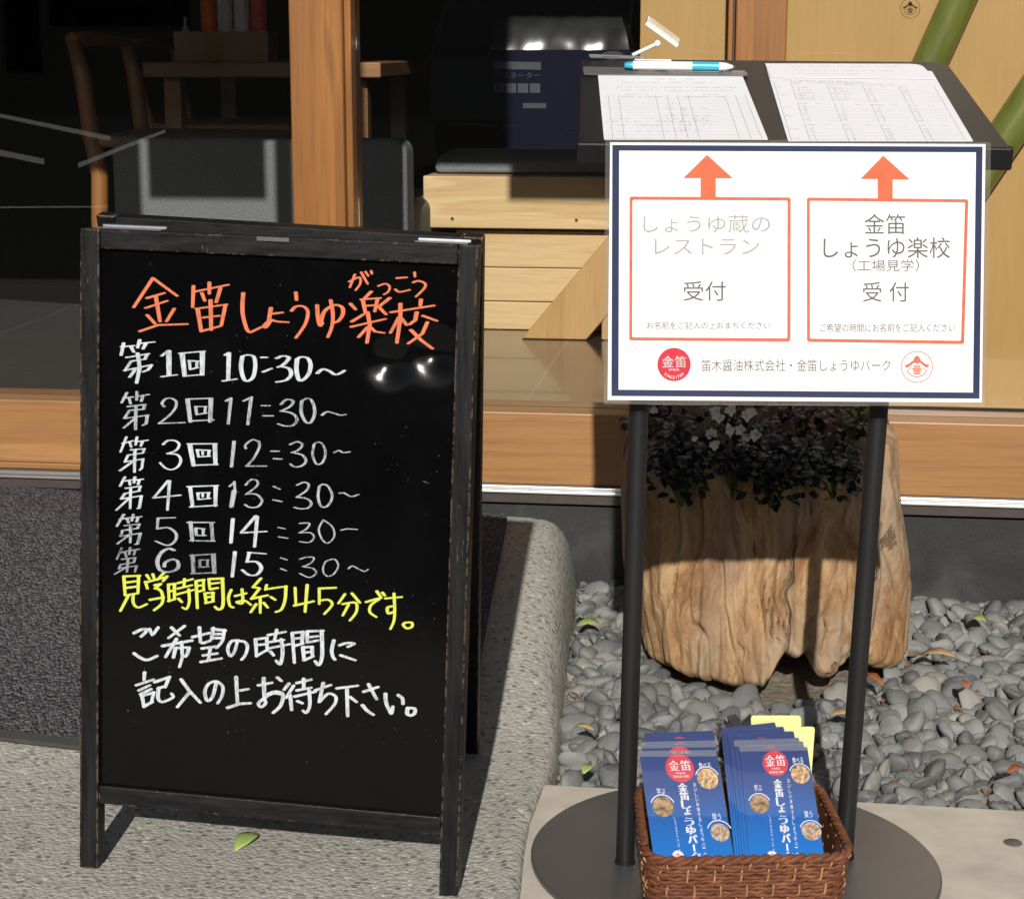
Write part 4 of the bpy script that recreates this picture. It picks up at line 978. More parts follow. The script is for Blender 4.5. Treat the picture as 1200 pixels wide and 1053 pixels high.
# ---- papers on the desk
def bil(c, u, v): return (c[0] * (1 - u) + c[1] * u) * (1 - v) + (c[3] * (1 - u) + c[2] * u) * v
def thin_line(mb, c, u0, v0, u1, v1, w, up):
    a, b = bil(c, u0, v0), bil(c, u1, v1); d = (b - a).normalized(); s_ = DN.cross(d) * w / 2
    mb.add([p + DN * up for p in (a - s_, b - s_, b + s_, a + s_)], [(0, 1, 2, 3)])
def dashes(mb, c, u0, u1, v, up, h=.0022, dens=1.0, seed=0):
    q = random.Random(seed); u = u0
    W_ = (c[1] - c[0]).length
    while u < u1:
        l = q.uniform(.002, .0035) / W_
        if q.random() < .82 * dens:
            for kk in range(2):
                thin_line(mb, c, u, v + q.uniform(-.4, .4) * h / .3, u + l * q.uniform(.5, 1), v + q.uniform(-.4, .4) * h / .3, h * q.uniform(.2, .45), up)
        u += l * 1.25
def paper(corners_px, up, label, name='paper_form', rad=.0015):
    c = [dpx(x, y, up) for x, y in corners_px]
    o = empty(name, c[0], label, 'paper', 'forms on the desk')
    m_ = MB(); m_.prism([p - c[0] for p in rounded(c, rad, 3)], DN * .0006); s_ = m_.build('sheet', MAT['sheet'], o)
    return o, [p - c[0] for p in c], s_
o, c, s_ = paper([(700.5, 86), (869, 87), (900, 164), (707.8, 164)], .0006, 'white list form at the left of the desk, its top under a clear ruler')
m_ = MB(); up = .0008
for u in (.055, .125, .37, .445, .515, .585, .83, .90, .965): thin_line(m_, c, u, .36, u, .99, .0004, up)
for i in range(20): thin_line(m_, c, .02, .40 + i * .045, .97, .40 + i * .045, .00022, up)
for i, (a, b, v) in enumerate(((.35, .65, .10), (.14, .78, .16), (.09, .92, .235), (.16, .88, .29), (.17, .33, .35), (.62, .80, .35), (.12, .40, .385), (.56, .82, .385))): dashes(m_, c, a, b, v, up, .0021, .9, i)
q = random.Random(4)
for i in range(26): dashes(m_, c, q.choice((.06, .4, .47, .6)) + q.uniform(0, .03), q.choice((.06, .4, .47, .6)) + .08, q.uniform(.42, .95), up, .002, .6, 50 + i)
m_.build('print', MAT['p_fade'], s_)
o, c, s_ = paper([(897, 77), (1092, 84), (1140.5, 166), (923.5, 166)], .0006, 'white schedule form with boxed tables at the right of the desk')
m_ = MB()
for u in (.02, .96): thin_line(m_, c, u, .24, u, .99, .0004, up)
for r_ in range(3):
    v0 = .26 + r_ * .27
    for k in range(4):
        u0 = .12 + k * .21
        thin_line(m_, c, u0, v0, u0, v0 + .24, .0004, up); thin_line(m_, c, u0 + .035, v0 + .03, u0 + .035, v0 + .24, .00025, up)
        dashes(m_, c, u0, u0 + .06, v0 + .005, up, .002, 1, r_ * 9 + k); dashes(m_, c, u0 + .11, u0 + .15, v0 + .005, up, .002, .9, r_ * 9 + k + 77)
        for j in range(5):
            dashes(m_, c, u0 + .015, u0 + .03, v0 + .05 + j * .04, up, .0018, .9, r_ * 90 + k * 7 + j)
            thin_line(m_, c, u0, v0 + .06 + j * .04, u0 + .20, v0 + .06 + j * .04, .0002, up)
            if k < 2 and r_ == 0: dashes(m_, c, u0 + .05, u0 + .11, v0 + .05 + j * .04, up, .002, .8, 400 + k * 9 + j)
    dashes(m_, c, .03, .07, v0 + .06, up, .0018, .9, 900 + r_); dashes(m_, c, .03, .07, v0 + .17, up, .0018, .9, 950 + r_)
dashes(m_, c, .08, .60, .215, up, .0025, 1, 5); dashes(m_, c, .10, .72, .24, up, .0025, 1, 6)
m_.build('print', MAT['p_fade'], s_)
o, c, s_ = paper([(896.5, 75), (1079, 75.5), (1096, 93), (903, 91)], .0022, 'white notice slip lying over the top edge of the schedule form', 'paper_slip', [.001, .016, .002, .001])
m_ = MB(); dashes(m_, c, .16, .82, .22, up, .0022, 1, 31); dashes(m_, c, .17, .78, .5, up, .0022, 1, 32); dashes(m_, c, .18, .62, .76, up, .0022, 1, 33); m_.build('print', MAT['p_fade'], s_)
c = [dpx(x, y, .0018) for x, y in ((683, 79.5), (873, 84), (877, 89.5), (684, 88))]
m_ = MB(); m_.prism(rounded(c, .004, 3), DN * .0016)
tag(m_.build('ruler', m_glass('smoky_clear_plastic', (.80, .80, .80), .05, 1.5, .14)), 'flat clear plastic ruler under the pen at the top left of the desk', 'ruler')

# ---- pen
pr = .0058
pa_, pb_ = dpx(732, 82, .0042), dpx(862, 84, .0042)
pa_ = pa_ + DN * pr; pb_ = pb_ + DN * pr
pen = empty('pen', pa_, 'white ballpoint pen with bright blue grip lying across the top of the desk', 'pen')
d = pb_ - pa_; Lp = d.length
def seg(name, a, b, ra, rb_, mat, mid=None):
    m_ = MB(); pts = [d * a, d * (a * .5 + b * .5), d * b]; m_.tube(pts, [ra, (ra + rb_) / 2 if mid is None else mid, rb_], 20); return m_.build(name, mat, pen, smooth=True, flat_angle=35)
MAT['penwhite'] = m_plain('white_pen_plastic', (.82, .83, .84), .25, 0, .01, 30, 0, .4); MAT['penblue'] = m_plain('sky_blue_plastic', (.03, .40, .58), .3, 0, .03, 30, 0, .3)
seg('push_button', .0, .075, pr * .55, pr * .8, MAT['penblue'], pr * .8); seg('barrel', .0755, .61, pr, pr, MAT['penwhite']); seg('grip', .6105, .85, pr * 1.02, pr * 1.02, MAT['penblue'])
seg('tip', .8505, .975, pr, pr * .35, MAT['penwhite'], pr * .85); seg('point', .9755, 1.0, pr * .3, pr * .12, MAT['steel'])
m_ = MB(); m_.bar(d * .09 + DN * (pr + .001) - back * .0018, d * .42 + DN * (pr + .001) - back * .0018, back * .0036, DN * .0012); m_.build('clip', MAT['penwhite'], pen, bevel=.0004)

# ---- white swivel clip holder on the desk's far edge
YL = dpx(730, 70).y
lc = at_y(725, 68, YL)
lm = empty('clip_holder', lc, 'white swivel clip holder with a clear clamp on the desk edge beside the pen', 'clip')
lp = lambda x, y, Y=0.0: at_y(x, y, YL + Y) - lc
m_ = MB()
m_.prism([lp(690, 63.5), lp(757, 66), lp(758, 70.5), lp(691, 68.5)], (0, .02, 0))
m_.build('clamp', m_glass('clear_clamp_plastic', (.8, .82, .84), .08, 1.5, .2), lm, bevel=.002)
m_ = MB(); m_.prism([lp(718 + 13 * math.cos(math.tau * k / 16), 65 + 5 * math.sin(math.tau * k / 16)) for k in range(16)], (0, .012, 0)); m_.build('clamp_grip', MAT['clear'], lm)
m_ = MB(); m_.tube([lp(741, 65, .01), lp(769, 52, .014)], .0026, 12); m_.build('arm', MAT['penwhite'], lm, smooth=True)
m_ = MB(); m_.lathe([(0, -.005), (.0035, -.0035), (.005, 0), (.0035, .0035), (0, .005)], 16); m_.build('joint', MAT['penwhite'], lm, smooth=True, loc=lp(770.5, 51.5, .014))
t0, t1, w0 = lp(755.5, 29.5, .0), lp(793, 57, .0), Vector((.004, .035, .008))
m_ = MB(); nrm = (t1 - t0).normalized().cross(w0.normalized()); nrm = -nrm if nrm.z < 0 else nrm
m_.bar(t0, t1, w0, nrm * .0055); hd = m_.build('head', MAT['penwhite'], lm, bevel=.0012)
m_ = MB(); q0, q1 = t0.lerp(t1, .1) + w0 * .12 + nrm * .0056, t0.lerp(t1, .9) + w0 * .12 + nrm * .0056
m_.bar(q0, q1, w0 * .76, nrm * .0012); m_.build('face', m_plain('cream_plastic', (.72, .64, .46), .4), hd, bevel=.0004)

# ================================================================== BASKET AND LEAFLETS
BH = .112
bc_ = [at_z(x, y, SZ + BH) for x, y in ((757, 1016), (1000, 1011), (957, 923), (746, 928))]
bo = at_z(870, 1003, SZ + BH); BO = Vector((bo.x, bo.y + .1, SZ + .009))
bk = empty('basket', BO, 'brown woven rattan basket full of blue leaflets, on the round base plate', 'basket')
cen = (bc_[0] + bc_[1] + bc_[2] + bc_[3]) / 4
def bloop(z, grow=0.0, n=18):
    k = .90 + .10 * (z / BH)
    P = [cen + (p - cen) * k for p in bc_]
    P = [p + (p - cen).normalized() * grow for p in P]
    L_ = rounded([Vector((p.x, p.y, SZ + .009 + z)) - BO for p in P], .034, 8)
    out = []                                   # even spacing
    tot = sum((L_[i] - L_[i - 1]).length for i in range(len(L_))); step = tot / 220
    pos = 0.0; acc = 0.0
    for i in range(len(L_)):
        a, b = L_[i], L_[(i + 1) % len(L_)]; l = (b - a).length
        while acc + 1e-9 < pos + l and len(out) < 220:
            out.append(a.lerp(b, (acc - pos) / max(l, 1e-9))); acc += step
        pos += l
    return out
def outward(P, i):
    t = (P[(i + 1) % len(P)] - P[i - 1]).normalized(); return Vector((t.y, -t.x, 0))
t = NT('rattan_weaver'); a = t.noise(60, 4, .6); b = t.noise(14, 3)
c = t.ramp(a, [(.25, (.07, .024, .011)), (.55, (.165, .060, .027)), (.8, (.29, .13, .06))]); c = t.mix(t.ramp(b, [(.4, 0.0), (.7, .5)]), c, (.10, .03, .015))
MAT['rattan'] = t.set(c, .62, 0, t.bump(t.noise(320, 3), .35, .001), 0, .3)
MAT['rattan_light'] = m_plain('pale_rattan_stake', (.36, .18, .08), .45, 0, .4, 60)
m_ = MB(); NRW = 24
for r_ in range(NRW):
    z = .004 + (BH - .010) * r_ / (NRW - 1); P = bloop(z); Q = []
    for i, p in enumerate(P):
        Q.append(p + outward(P, i) * (.0015 * math.sin(math.pi * i / 4 + math.pi * r_)) + Vector((0, 0, .0007 * math.sin(i * 1.7 + r_) + .0012 * mnoise.noise(Vector((p.x * 30, p.y * 30, r_))))))
    m_.tube(Q, .0025, 6, closed=True)
m_.build('body', MAT['rattan'], bk, smooth=True)
m_ = MB(); P0, P1 = bloop(.002), bloop(BH - .006)
for i in range(2, 220, 4):
    o0, o1 = outward(P0, i), outward(P1, i); j = (i + (4 if (i // 4) % 2 else 2)) % 220
    pts = [P0[i].lerp(P1[j], k / 12) + o0 * (.0046 * math.cos(math.pi * k * 1.5 + math.pi * (i // 4))) for k in range(13)]
    m_.tube(pts, .0013, 5)
m_.build('stake', MAT['rattan_light'], bk, smooth=True)['kind'] = 'stuff'
m_ = MB(); P = bloop(BH - .002)
for ph in (0, math.pi):
    m_.tube([p + outward(P, i) * (.0026 * math.cos(i * .9 + ph)) + Vector((0, 0, .0026 * math.sin(i * .9 + ph))) for i, p in enumerate(P)], .0032, 7, closed=True)
m_.build('rim', MAT['rattan'], bk, smooth=True)
m_ = MB(); L0, L1 = bloop(.006, -.006), bloop(BH - .004, -.006); n = 220
m_.add(L0 + L1, [(k, (k + 1) % n, n + (k + 1) % n, n + k) for k in range(n)] + [list(range(n))]); m_.build('lining', MAT['rattan'], bk, smooth=True, flat_angle=50)

def m_leaflet():
    t = NT('blue_leaflet_print')
    s_ = t.n('ShaderNodeSeparateXYZ'); t.L(t.oc, s_.inputs[0])
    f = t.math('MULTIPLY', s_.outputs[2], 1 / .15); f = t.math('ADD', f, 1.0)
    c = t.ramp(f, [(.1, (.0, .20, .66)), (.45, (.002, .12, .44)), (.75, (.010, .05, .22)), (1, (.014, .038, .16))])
    return t.set(c, .38, 0, None, .6, coat_rough=.08)
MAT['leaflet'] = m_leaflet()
MAT['photo_a'] = m_plain('food_picture', (.52, .33, .16), .4, 0, .9, 260, 0, .5); MAT['photo_b'] = m_plain('wood_picture', (.30, .19, .09), .4, 0, .9, 220, 0, .5)
MAT['photo_c'] = m_plain('soup_picture', (.50, .36, .25), .4, 0, .7, 300, 0, .5)
LN = Vector((0, -math.cos(R(7)), math.sin(R(7))))
def leaflet(TL, TR, BR, BL, dy, label, full, mat='leaflet', grp='leaflets in the basket', name='leaflet', sleeve=True):
    p0 = at_y(850, 1003, 2.012); p0 = Vector((p0.x, p0.y + dy, p0.z))
    hit = lambda x, y, off: at_plane(x, y, p0 + LN * off, LN)
    P4 = [TL, TR, BR, BL]
    def uv(u, v):
        a = (TL[0] * (1 - u) + TR[0] * u, TL[1] * (1 - u) + TR[1] * u); b = (BL[0] * (1 - u) + BR[0] * u, BL[1] * (1 - u) + BR[1] * u)
        return a[0] * (1 - v) + b[0] * v, a[1] * (1 - v) + b[1] * v
    O = hit(*TL, 0)
    e = empty(name, O, label, 'leaflet' if mat == 'leaflet' else 'card', grp)
    rad = .004 if mat != 'leaflet' else .0012
    m_ = MB(); m_.prism([p - O for p in rounded([hit(*uv(u, v), 0) for u, v in ((0, 0), (1, 0), (1, 1.3), (0, 1.3))], rad, 4)], LN * -.0009)
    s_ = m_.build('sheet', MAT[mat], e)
    if sleeve:
        m_ = MB(); m_.prism([hit(*uv(u, v), .0012) - O for u, v in ((-.012, -.03), (1.012, -.03), (1.02, 1.3), (-.02, 1.3))], LN * .0003)
        sv = m_.build('clear_sleeve', MAT['frost_sleeve'], e)
        if full or 'second' in label: m_ = MB(); m_.prism([hit(*uv(u, v), .0018) - O for u, v in ((-.012, -.03), (1.012, -.03), (1.012, .02), (.99, .028), (-.005, .025))], LN * .0003); m_.build('flap', MAT['flap'], sv)
    put = lambda off: (lambda x, y: hit(*uv(x, y), off) - O)
    asp = 1.0 * ((TR[0] - TL[0]) / (BL[1] - TL[1]))
    def circ(u, v, r, mt, nm, off=.0003):
        m_ = MB(); pp = put(off); n = 28
        m_.add([pp(u + r * math.cos(math.tau * k / n), v + r * asp * math.sin(math.tau * k / n)) for k in range(n)], [list(range(n))]); return m_.build(nm, MAT[mt], s_)
    if mat == 'leaflet':
        circ(.5, .14, .185, 'p_red', 'round_logo')
        m_ = MB(); pp = put(.0006)
        for k in (0, .006):
            text_into(m_, '金', .36 + k, .49 + k, .065, .165, pp); text_into(m_, '笛', .51 + k, .64 + k, .065, .165, pp)
        text_into(m_, 'KINBUE', .44, .56, .18, .195, pp); text_into(m_, 'SINCE1789', .40, .60, .21, .23, pp)
        if full:
            for i, ch in enumerate('金笛しょうゆパーク'):
                v0 = .285 + i * .083; x = .495 + .004 * i
                if ch == 'ー':
                    m_.add([pp(x - .012, v0 + .01), pp(x + .012, v0 + .01), pp(x + .012, v0 + .075), pp(x - .012, v0 + .075)], [(0, 1, 2, 3)]); continue
                sm = .7 if ch == 'ょ' else 1
                for k in (0, .008, .016): text_into(m_, ch, x - .060 * sm + k, x + .050 * sm + k, v0, v0 + .08 * sm, pp)
            for i, ch in enumerate('おいしい体験するしょうゆパーク'):
                v0 = .28 + i * .048; text_into(m_, ch, .66 - .018 - .001 * i, .66 + .018 - .001 * i, v0, v0 + (.038 if ch not in 'ー' else .01), pp)
            for i, ch in enumerate('しょうゆのテーマパーク'):
                v0 = .61 + i * .031; text_into(m_, ch, .335 - .011, .335 + .011, v0, v0 + (.024 if ch != 'ー' else .006), pp)
            for (s2, u, v, w) in (('食べる', .83, .115, .16), ('学ぶ', .21, .36, .11), ('買う', .87, .61, .11)):
                text_into(m_, s2, u - w / 2, u + w / 2, v - .03, v + .03, pp)
            for (u, v) in ((.84, .245), (.21, .51), (.88, .76)): ring_poly_uv(m_, pp, u, v, .15, asp)
        m_.build('lettering', MAT['p_white'], s_)
        if full:
            circ(.84, .245, .135, 'photo_a', 'round_picture'); circ(.21, .51, .135, 'photo_b', 'round_picture'); circ(.88, .76, .135 if TL[0] > 800 else .118, 'photo_c', 'round_picture')
            circ(.31, .985, .07, 'p_white', 'small_emblem')
            m_ = MB(); pp = put(.0006); kk = 350.0
            emblem(m_, 0, 0, 18.7, lambda x, y: pp(.31 + x / kk, .985 + y / kk * asp)); m_.build('emblem_print', MAT['p_red'], s_)
    return e
def ring_poly_uv(mb, pp, u, v, r, asp):
    vs_ = []; n = 14
    for k in range(n + 1):
        a = R(200 + 140 * k / n)
        for q in (r, r + .012): vs_.append(pp(u + q * math.cos(a), v + q * asp * math.sin(a)))
    mb.add(vs_, [(2 * k, 2 * k + 1, 2 * k + 3, 2 * k + 2) for k in range(n)])
MAT['flap'] = m_glass('clear_flap_plastic', (.96, .97, .99), .12, 1.5, .07)
MAT['frost_sleeve'] = m_glass('clear_sleeve_plastic', (.98, .985, 1), .03, 1.4, .006)
MAT['yellowcard'] = m_plain('pale_yellow_card', (.72, .70, .28), .5, 0, .03, 20)
ordn = ['second', 'third', 'fourth', 'fifth', 'sixth', 'seventh', 'eighth']
leaflet((749.5, 883), (838.5, 882), (860, 1004), (766, 1004), 0, 'front blue leaflet of the left pile in the basket', True)
for i, (a, b, dy) in enumerate((((752, 873), (838, 871), .006), ((755, 866), (837, 864), .016), ((755, 859), (836, 856), .024))):
    leaflet(a, b, (860 - i, 1004), (767, 1004), dy, f'blue leaflet {ordn[i]} from the front in the left pile, only its top showing', False)
leaflet((867, 877), (946, 875), (966, 1004), (878, 1004), .004, 'front blue leaflet of the right pile in the basket', True)
for i, (a, b, dy) in enumerate((((861, 871), (941, 868.5), .009), ((855, 866), (936, 864), .014), ((852, 859), (930, 856.5), .021), ((848, 856), (918, 851), .028), ((845, 853), (908, 846), .034))):
    leaflet(a, b, (965 - 3 * i, 1004), (874 - 3.2 * i, 1004), dy, f'blue leaflet {ordn[i]} from the front in the right pile, only its edges showing', False)
leaflet((884, 852), (955, 851), (944, 1004), (890, 1004), .040, 'pale yellow card behind the right pile of leaflets, nearer of the two', False, 'yellowcard', 'yellow cards in the basket', 'yellow_card', False)
leaflet((880, 838), (938.5, 838), (940, 1004), (886, 1004), .048, 'pale yellow card sticking up highest at the back of the basket', False, 'yellowcard', 'yellow cards in the basket', 'yellow_card', False)
# crumpled clear wrapper behind the piles
m_ = MB(); q = random.Random(9); wo = at_y(862, 862, 2.135)
N = 12
for i in range(N):
    for j in range(N):
        p = at_y(838 + 62 * i / (N - 1), 842 + 60 * j / (N - 1), 2.135) - wo
        m_.v.append(tuple(p + Vector((q.uniform(-.004, .004), q.uniform(-.012, .012), q.uniform(-.005, .005)))))
for i in range(N - 1):
    for j in range(N - 1): m_.f.append([i * N + j, (i + 1) * N + j, (i + 1) * N + j + 1, i * N + j + 1]); m_.m.append(0)
o = m_.build('wrapper', m_glass('crumpled_cellophane', (.95, .96, .97), .06, 1.7, .05), loc=wo)
o.modifiers.new('solid', 'SOLIDIFY').thickness = .0003
tag(o, 'crumpled clear cellophane wrapper between the two piles of leaflets', 'wrapper')

# ================================================================== STUMP PLANTER
YST = 3.015
Lp_ = [(738, 470), (734, 487), (723, 532), (721, 565), (722, 595), (725, 653), (732, 694), (745, 735), (752, 766)]
Rp_ = [(1039, 470), (1044, 488), (1049, 505), (1052, 550), (1057, 590), (1067, 649), (1069, 676), (1066, 712), (1061, 761)]
Lz = [(at_y(x, y, YST).z, at_y(x, y, YST).x) for x, y in Lp_][::-1]; Rz = [(at_y(x, y, YST).z, at_y(x, y, YST).x) for x, y in Rp_][::-1]
def interp(tab, z):
    if z <= tab[0][0]: return tab[0][1]
    for (a, fa), (b, fb) in zip(tab, tab[1:]):
        if z <= b: return fa + (fb - fa) * (z - a) / (b - a)
    return tab[-1][1]
cxs = .5 * (interp(Lz, .2) + interp(Rz, .2)); SOB = Vector((cxs, YST, 0))
sp = empty('stump_planter', SOB, 'weathered driftwood stump used as a planter, behind the posts of the reception stand', 'stump planter')
zside = at_y(735, 474, YST).z; zfront = at_y(890, 560, YST - .2).z
def srad(th, z):
    c_, s_ = math.cos(th), math.sin(th)
    a = (interp(Rz, z) - cxs) if c_ > 0 else (cxs - interp(Lz, z))
    dep = .185 if s_ < 0 else .16
    r_ = 1 / math.sqrt((c_ / a) ** 2 + (s_ / dep) ** 2)
    n1 = mnoise.noise(Vector((c_ * 2.2, s_ * 2.2, z * 1.4 + 3))); n2 = mnoise.noise(Vector((c_ * 6, s_ * 6, z * 2.2 + 9))); n3 = mnoise.noise(Vector((c_ * 17, s_ * 17, z * 4 + 1)))
    side = abs(c_) ** 4
    tw = th + .45 * mnoise.noise(Vector((c_ * 1.8, s_ * 1.8, z * 4 + 5))) + .16 * mnoise.noise(Vector((c_ * 5, s_ * 5, z * 9)))
    n4 = mnoise.noise(Vector((tw * 3.4, z * 1.5, 4))); n5 = mnoise.noise(Vector((tw * 17, z * 3.5, 8))); n6 = mnoise.noise(Vector((c_ * 11, s_ * 11, z * 14)))
    rough = max(0.0, mnoise.noise(Vector((c_ * 2.4 + 7, s_ * 2.4, z * 5))) + .25)
    rid = -max(0, .16 - abs(n4)) * .07 + .004 - abs(n5) * .008 * rough + n6 * .008 * rough
    knob = .024 * math.exp(-(((th + 2.25) / .14) ** 2 + ((z - .13) / .03) ** 2)) + .055 * math.exp(-(((th + 1.62) / .42) ** 2 + ((z - .0) / .09) ** 2))
    return r_ + (1 - .75 * side) * (.032 * n1 + .014 * n2 + .004 * n3 + rid + knob) + .004 * n3 - .006 * side
def szbot(th):
    u = cxs + .2 * math.cos(th); f = max(0, -math.sin(th))
    z = .004 + .012 * (1 + mnoise.noise(Vector((math.cos(th) * 5, math.sin(th) * 5, 7))))
    for px, w, h in ((925, 22, .055), (955, 14, .05), (1012, 30, .045), (790, 25, .02)):
        xx = at_y(px, 780, YST - .18).x
        z += f ** .5 * h * math.exp(-((u * 1.0 - xx) / (w * 1.25e-3)) ** 2)
    tip = at_y(880, 820, YST - .19).x
    return z - .022
def sztop(th):
    f = max(0, -math.sin(th)) ** .8; k = mnoise.noise(Vector((math.cos(th) * 3, math.sin(th) * 3, 2.2)))
    return zside * (1 - f) + zfront * f + .025 * k
NT_, NM = 420, 110; m_ = MB()
for i in range(NM):
    for k in range(NT_):
        th = math.tau * k / NT_; z0, z1 = szbot(th), sztop(th); t = i / (NM - 1); z = z0 + (z1 - z0) * t
        r_ = srad(th, z)
        if t < .05: r_ -= .02 * (1 - t / .05) ** 2
        if t > .97: r_ -= .012 * ((t - .97) / .03) ** 2
        m_.v.append((r_ * math.cos(th), r_ * math.sin(th), z))
for j, (dr, dz) in enumerate(((.028, .002), (.045, -.015), (.055, -.06), (.06, -.09))):
    for k in range(NT_):
        th = math.tau * k / NT_; z1 = sztop(th); r_ = srad(th, z1) - dr; m_.v.append((r_ * math.cos(th), r_ * math.sin(th), z1 + dz))
for i in range(NM + 3):
    for k in range(NT_): m_.f.append([i * NT_ + k, i * NT_ + (k + 1) % NT_, (i + 1) * NT_ + (k + 1) % NT_, (i + 1) * NT_ + k]); m_.m.append(0)
m_.f.append(list(range(NT_))[::-1]); m_.m.append(0)
m_.build('wood', MAT['stump'], sp, smooth=True)
m_ = MB(); n = 40
m_.add([(.85 * (srad(math.tau * k / n, zfront) - .04) * math.cos(math.tau * k / n) * 1.1, .9 * (srad(math.tau * k / n, zfront) - .04) * math.sin(math.tau * k / n), zfront - .05) for k in range(n)], [list(range(n))])
m_.build('soil', MAT['soil'], sp)

# plants growing in the stump
def leaf_into(mb, base, d, up, L_, W_, fold=.25, mi=0):
    d = d.normalized(); s_ = d.cross(up)
    if s_.length < 1e-3: s_ = d.orthogonal()
    s_.normalize(); u = s_.cross(d)
    P = []
    for t, w, h in ((0, .08, 0), (.25, .7, .05), (.55, 1.0, .08), (.82, .62, .02), (1, .02, -.06)):
        c = base + d * L_ * t + u * L_ * h
        P += [c - s_ * W_ * .5 * w + u * W_ * fold * w * .5, c, c + s_ * W_ * .5 * w + u * W_ * fold * w * .5]
    fs = []
    for i in range(4): fs += [(3 * i, 3 * i + 1, 3 * i + 4, 3 * i + 3), (3 * i + 1, 3 * i + 2, 3 * i + 5, 3 * i + 4)]
    mb.add(P, fs, mi)
def m_leaf(name, c0, c1, rough=.6):
    t = NT(name); g_ = t.n('ShaderNodeNewGeometry'); c = t.ramp(g_.outputs['Random Per Island'], [(0, c0), (1, c1)])
    c = t.mix(t.ramp(t.noise(120, 3), [(.4, 0.0), (.7, .3)]), c, tuple(q * .6 for q in c0)); return t.set(c, rough, spec=.25)
MAT['lf_dark'] = m_leaf('dark_blue_green_leaf', (.003, .0055, .0075), (.009, .014, .017)); MAT['lf_red'] = m_leaf('dark_red_leaf', (.022, .003, .006), (.06, .007, .014))
MAT['lf_green'] = m_leaf('mid_green_leaf', (.03, .05, .012), (.09, .12, .03)); MAT['lf_yel'] = m_leaf('variegated_leaf', (.20, .20, .06), (.55, .52, .30))
MAT['petal'] = m_leaf('cream_petal', (.62, .56, .45), (.80, .74, .62), .6)
def plant(px, py, Y, sx, sy, sz, n, L_, mat, label, flowers=(), droop=.0, seed=1, name='leafy_plant', fl_size=.011):
    q = random.Random(seed); c = at_y(px, py, Y); b = Vector((c.x, c.y, zfront - .045))
    e = empty(name, b, label, 'plant', 'plants growing in the stump')
    m_ = MB()
    for _ in range(n):
        v = Vector((q.gauss(0, .45), q.gauss(0, .45), q.gauss(0, .45)))
        if v.length > 1: v.normalize()
        p = Vector((c.x + v.x * sx, c.y + v.y * sy - abs(v.z) * droop * (v.z < 0), c.z + v.z * sz)) - b
        d = Vector((v.x * 1.5 + q.gauss(0, .5), v.y * 1.2 - .5 + q.gauss(0, .4), q.gauss(0, .5) - .1))
        leaf_into(m_, p, d, Vector((q.gauss(0, .4), -.5, 1)), L_ * q.uniform(.5, 1.1), L_ * q.uniform(.45, .75))
    m_.build('foliage', MAT[mat], e, fix=False, smooth=True)
    m_ = MB()
    for _ in range(7):
        v = Vector((q.uniform(-.7, .7) * sx, q.uniform(-.6, .6) * sy, q.uniform(-.2, .6) * sz))
        m_.tube([(0, 0, 0), (v.x * .5, v.y * .5, (c.z - b.z) * .6), tuple(Vector((c.x, c.y, c.z)) + v - b)], [.003, .0022, .001], 6)
    m_.build('stem', MAT['lf_green'], e, smooth=True)
    for fx, fy in flowers:
        p = at_y(fx, fy, Y - sy * .9) - b; m_ = MB()
        for k in range(6):
            a = math.tau * k / 6 + q.random(); leaf_into(m_, p, Vector((math.cos(a), -.35, math.sin(a))), Vector((0, -1, .2)), fl_size * q.uniform(.7, 1.1), fl_size * .7, .1)
        m_.build('flower', MAT['petal'], e, fix=False, smooth=True)
    return e
YF = YST - .15
plant(770, 492, YST - .07, .045, .06, .05, 120, .022, 'lf_red', 'dark red leaved plant at the left side of the stump', ((766, 480),), 0, 2, fl_size=.008)
plant(800, 540, YF - .04, .055, .05, .055, 190, .022, 'lf_dark', 'dark trailing plant spilling over the left front of the stump', ((814, 514),), .03, 3, fl_size=.006)
plant(858, 505, YF, .06, .06, .055, 170, .021, 'lf_dark', 'dark leafy plant with cream white flowers at the middle of the stump',
      ((838, 481), (842, 488), (856, 480), (875, 487), (880, 483), (833, 508), (855, 503), (868, 504), (874, 510), (885, 510), (837, 521), (871, 523)), .02, 4)
plant(905, 548, YF - .05, .07, .05, .05, 230, .022, 'lf_dark', 'dark trailing plant hanging over the front lip of the stump, below the flowers', (), .03, 5)
plant(940, 490, YST - .06, .065, .07, .06, 170, .021, 'lf_red', 'deep red and green leaved plant right of the cream flowers', (), 0, 6)
plant(978, 545, YF - .02, .045, .05, .05, 170, .021, 'lf_dark', 'dark trailing plant at the right front of the stump, beside the right post', (), .03, 7)
plant(1008, 500, YST - .03, .022, .05, .05, 50, .018, 'lf_yel', 'small pale variegated plant at the right rim of the stump', (), 0, 8)

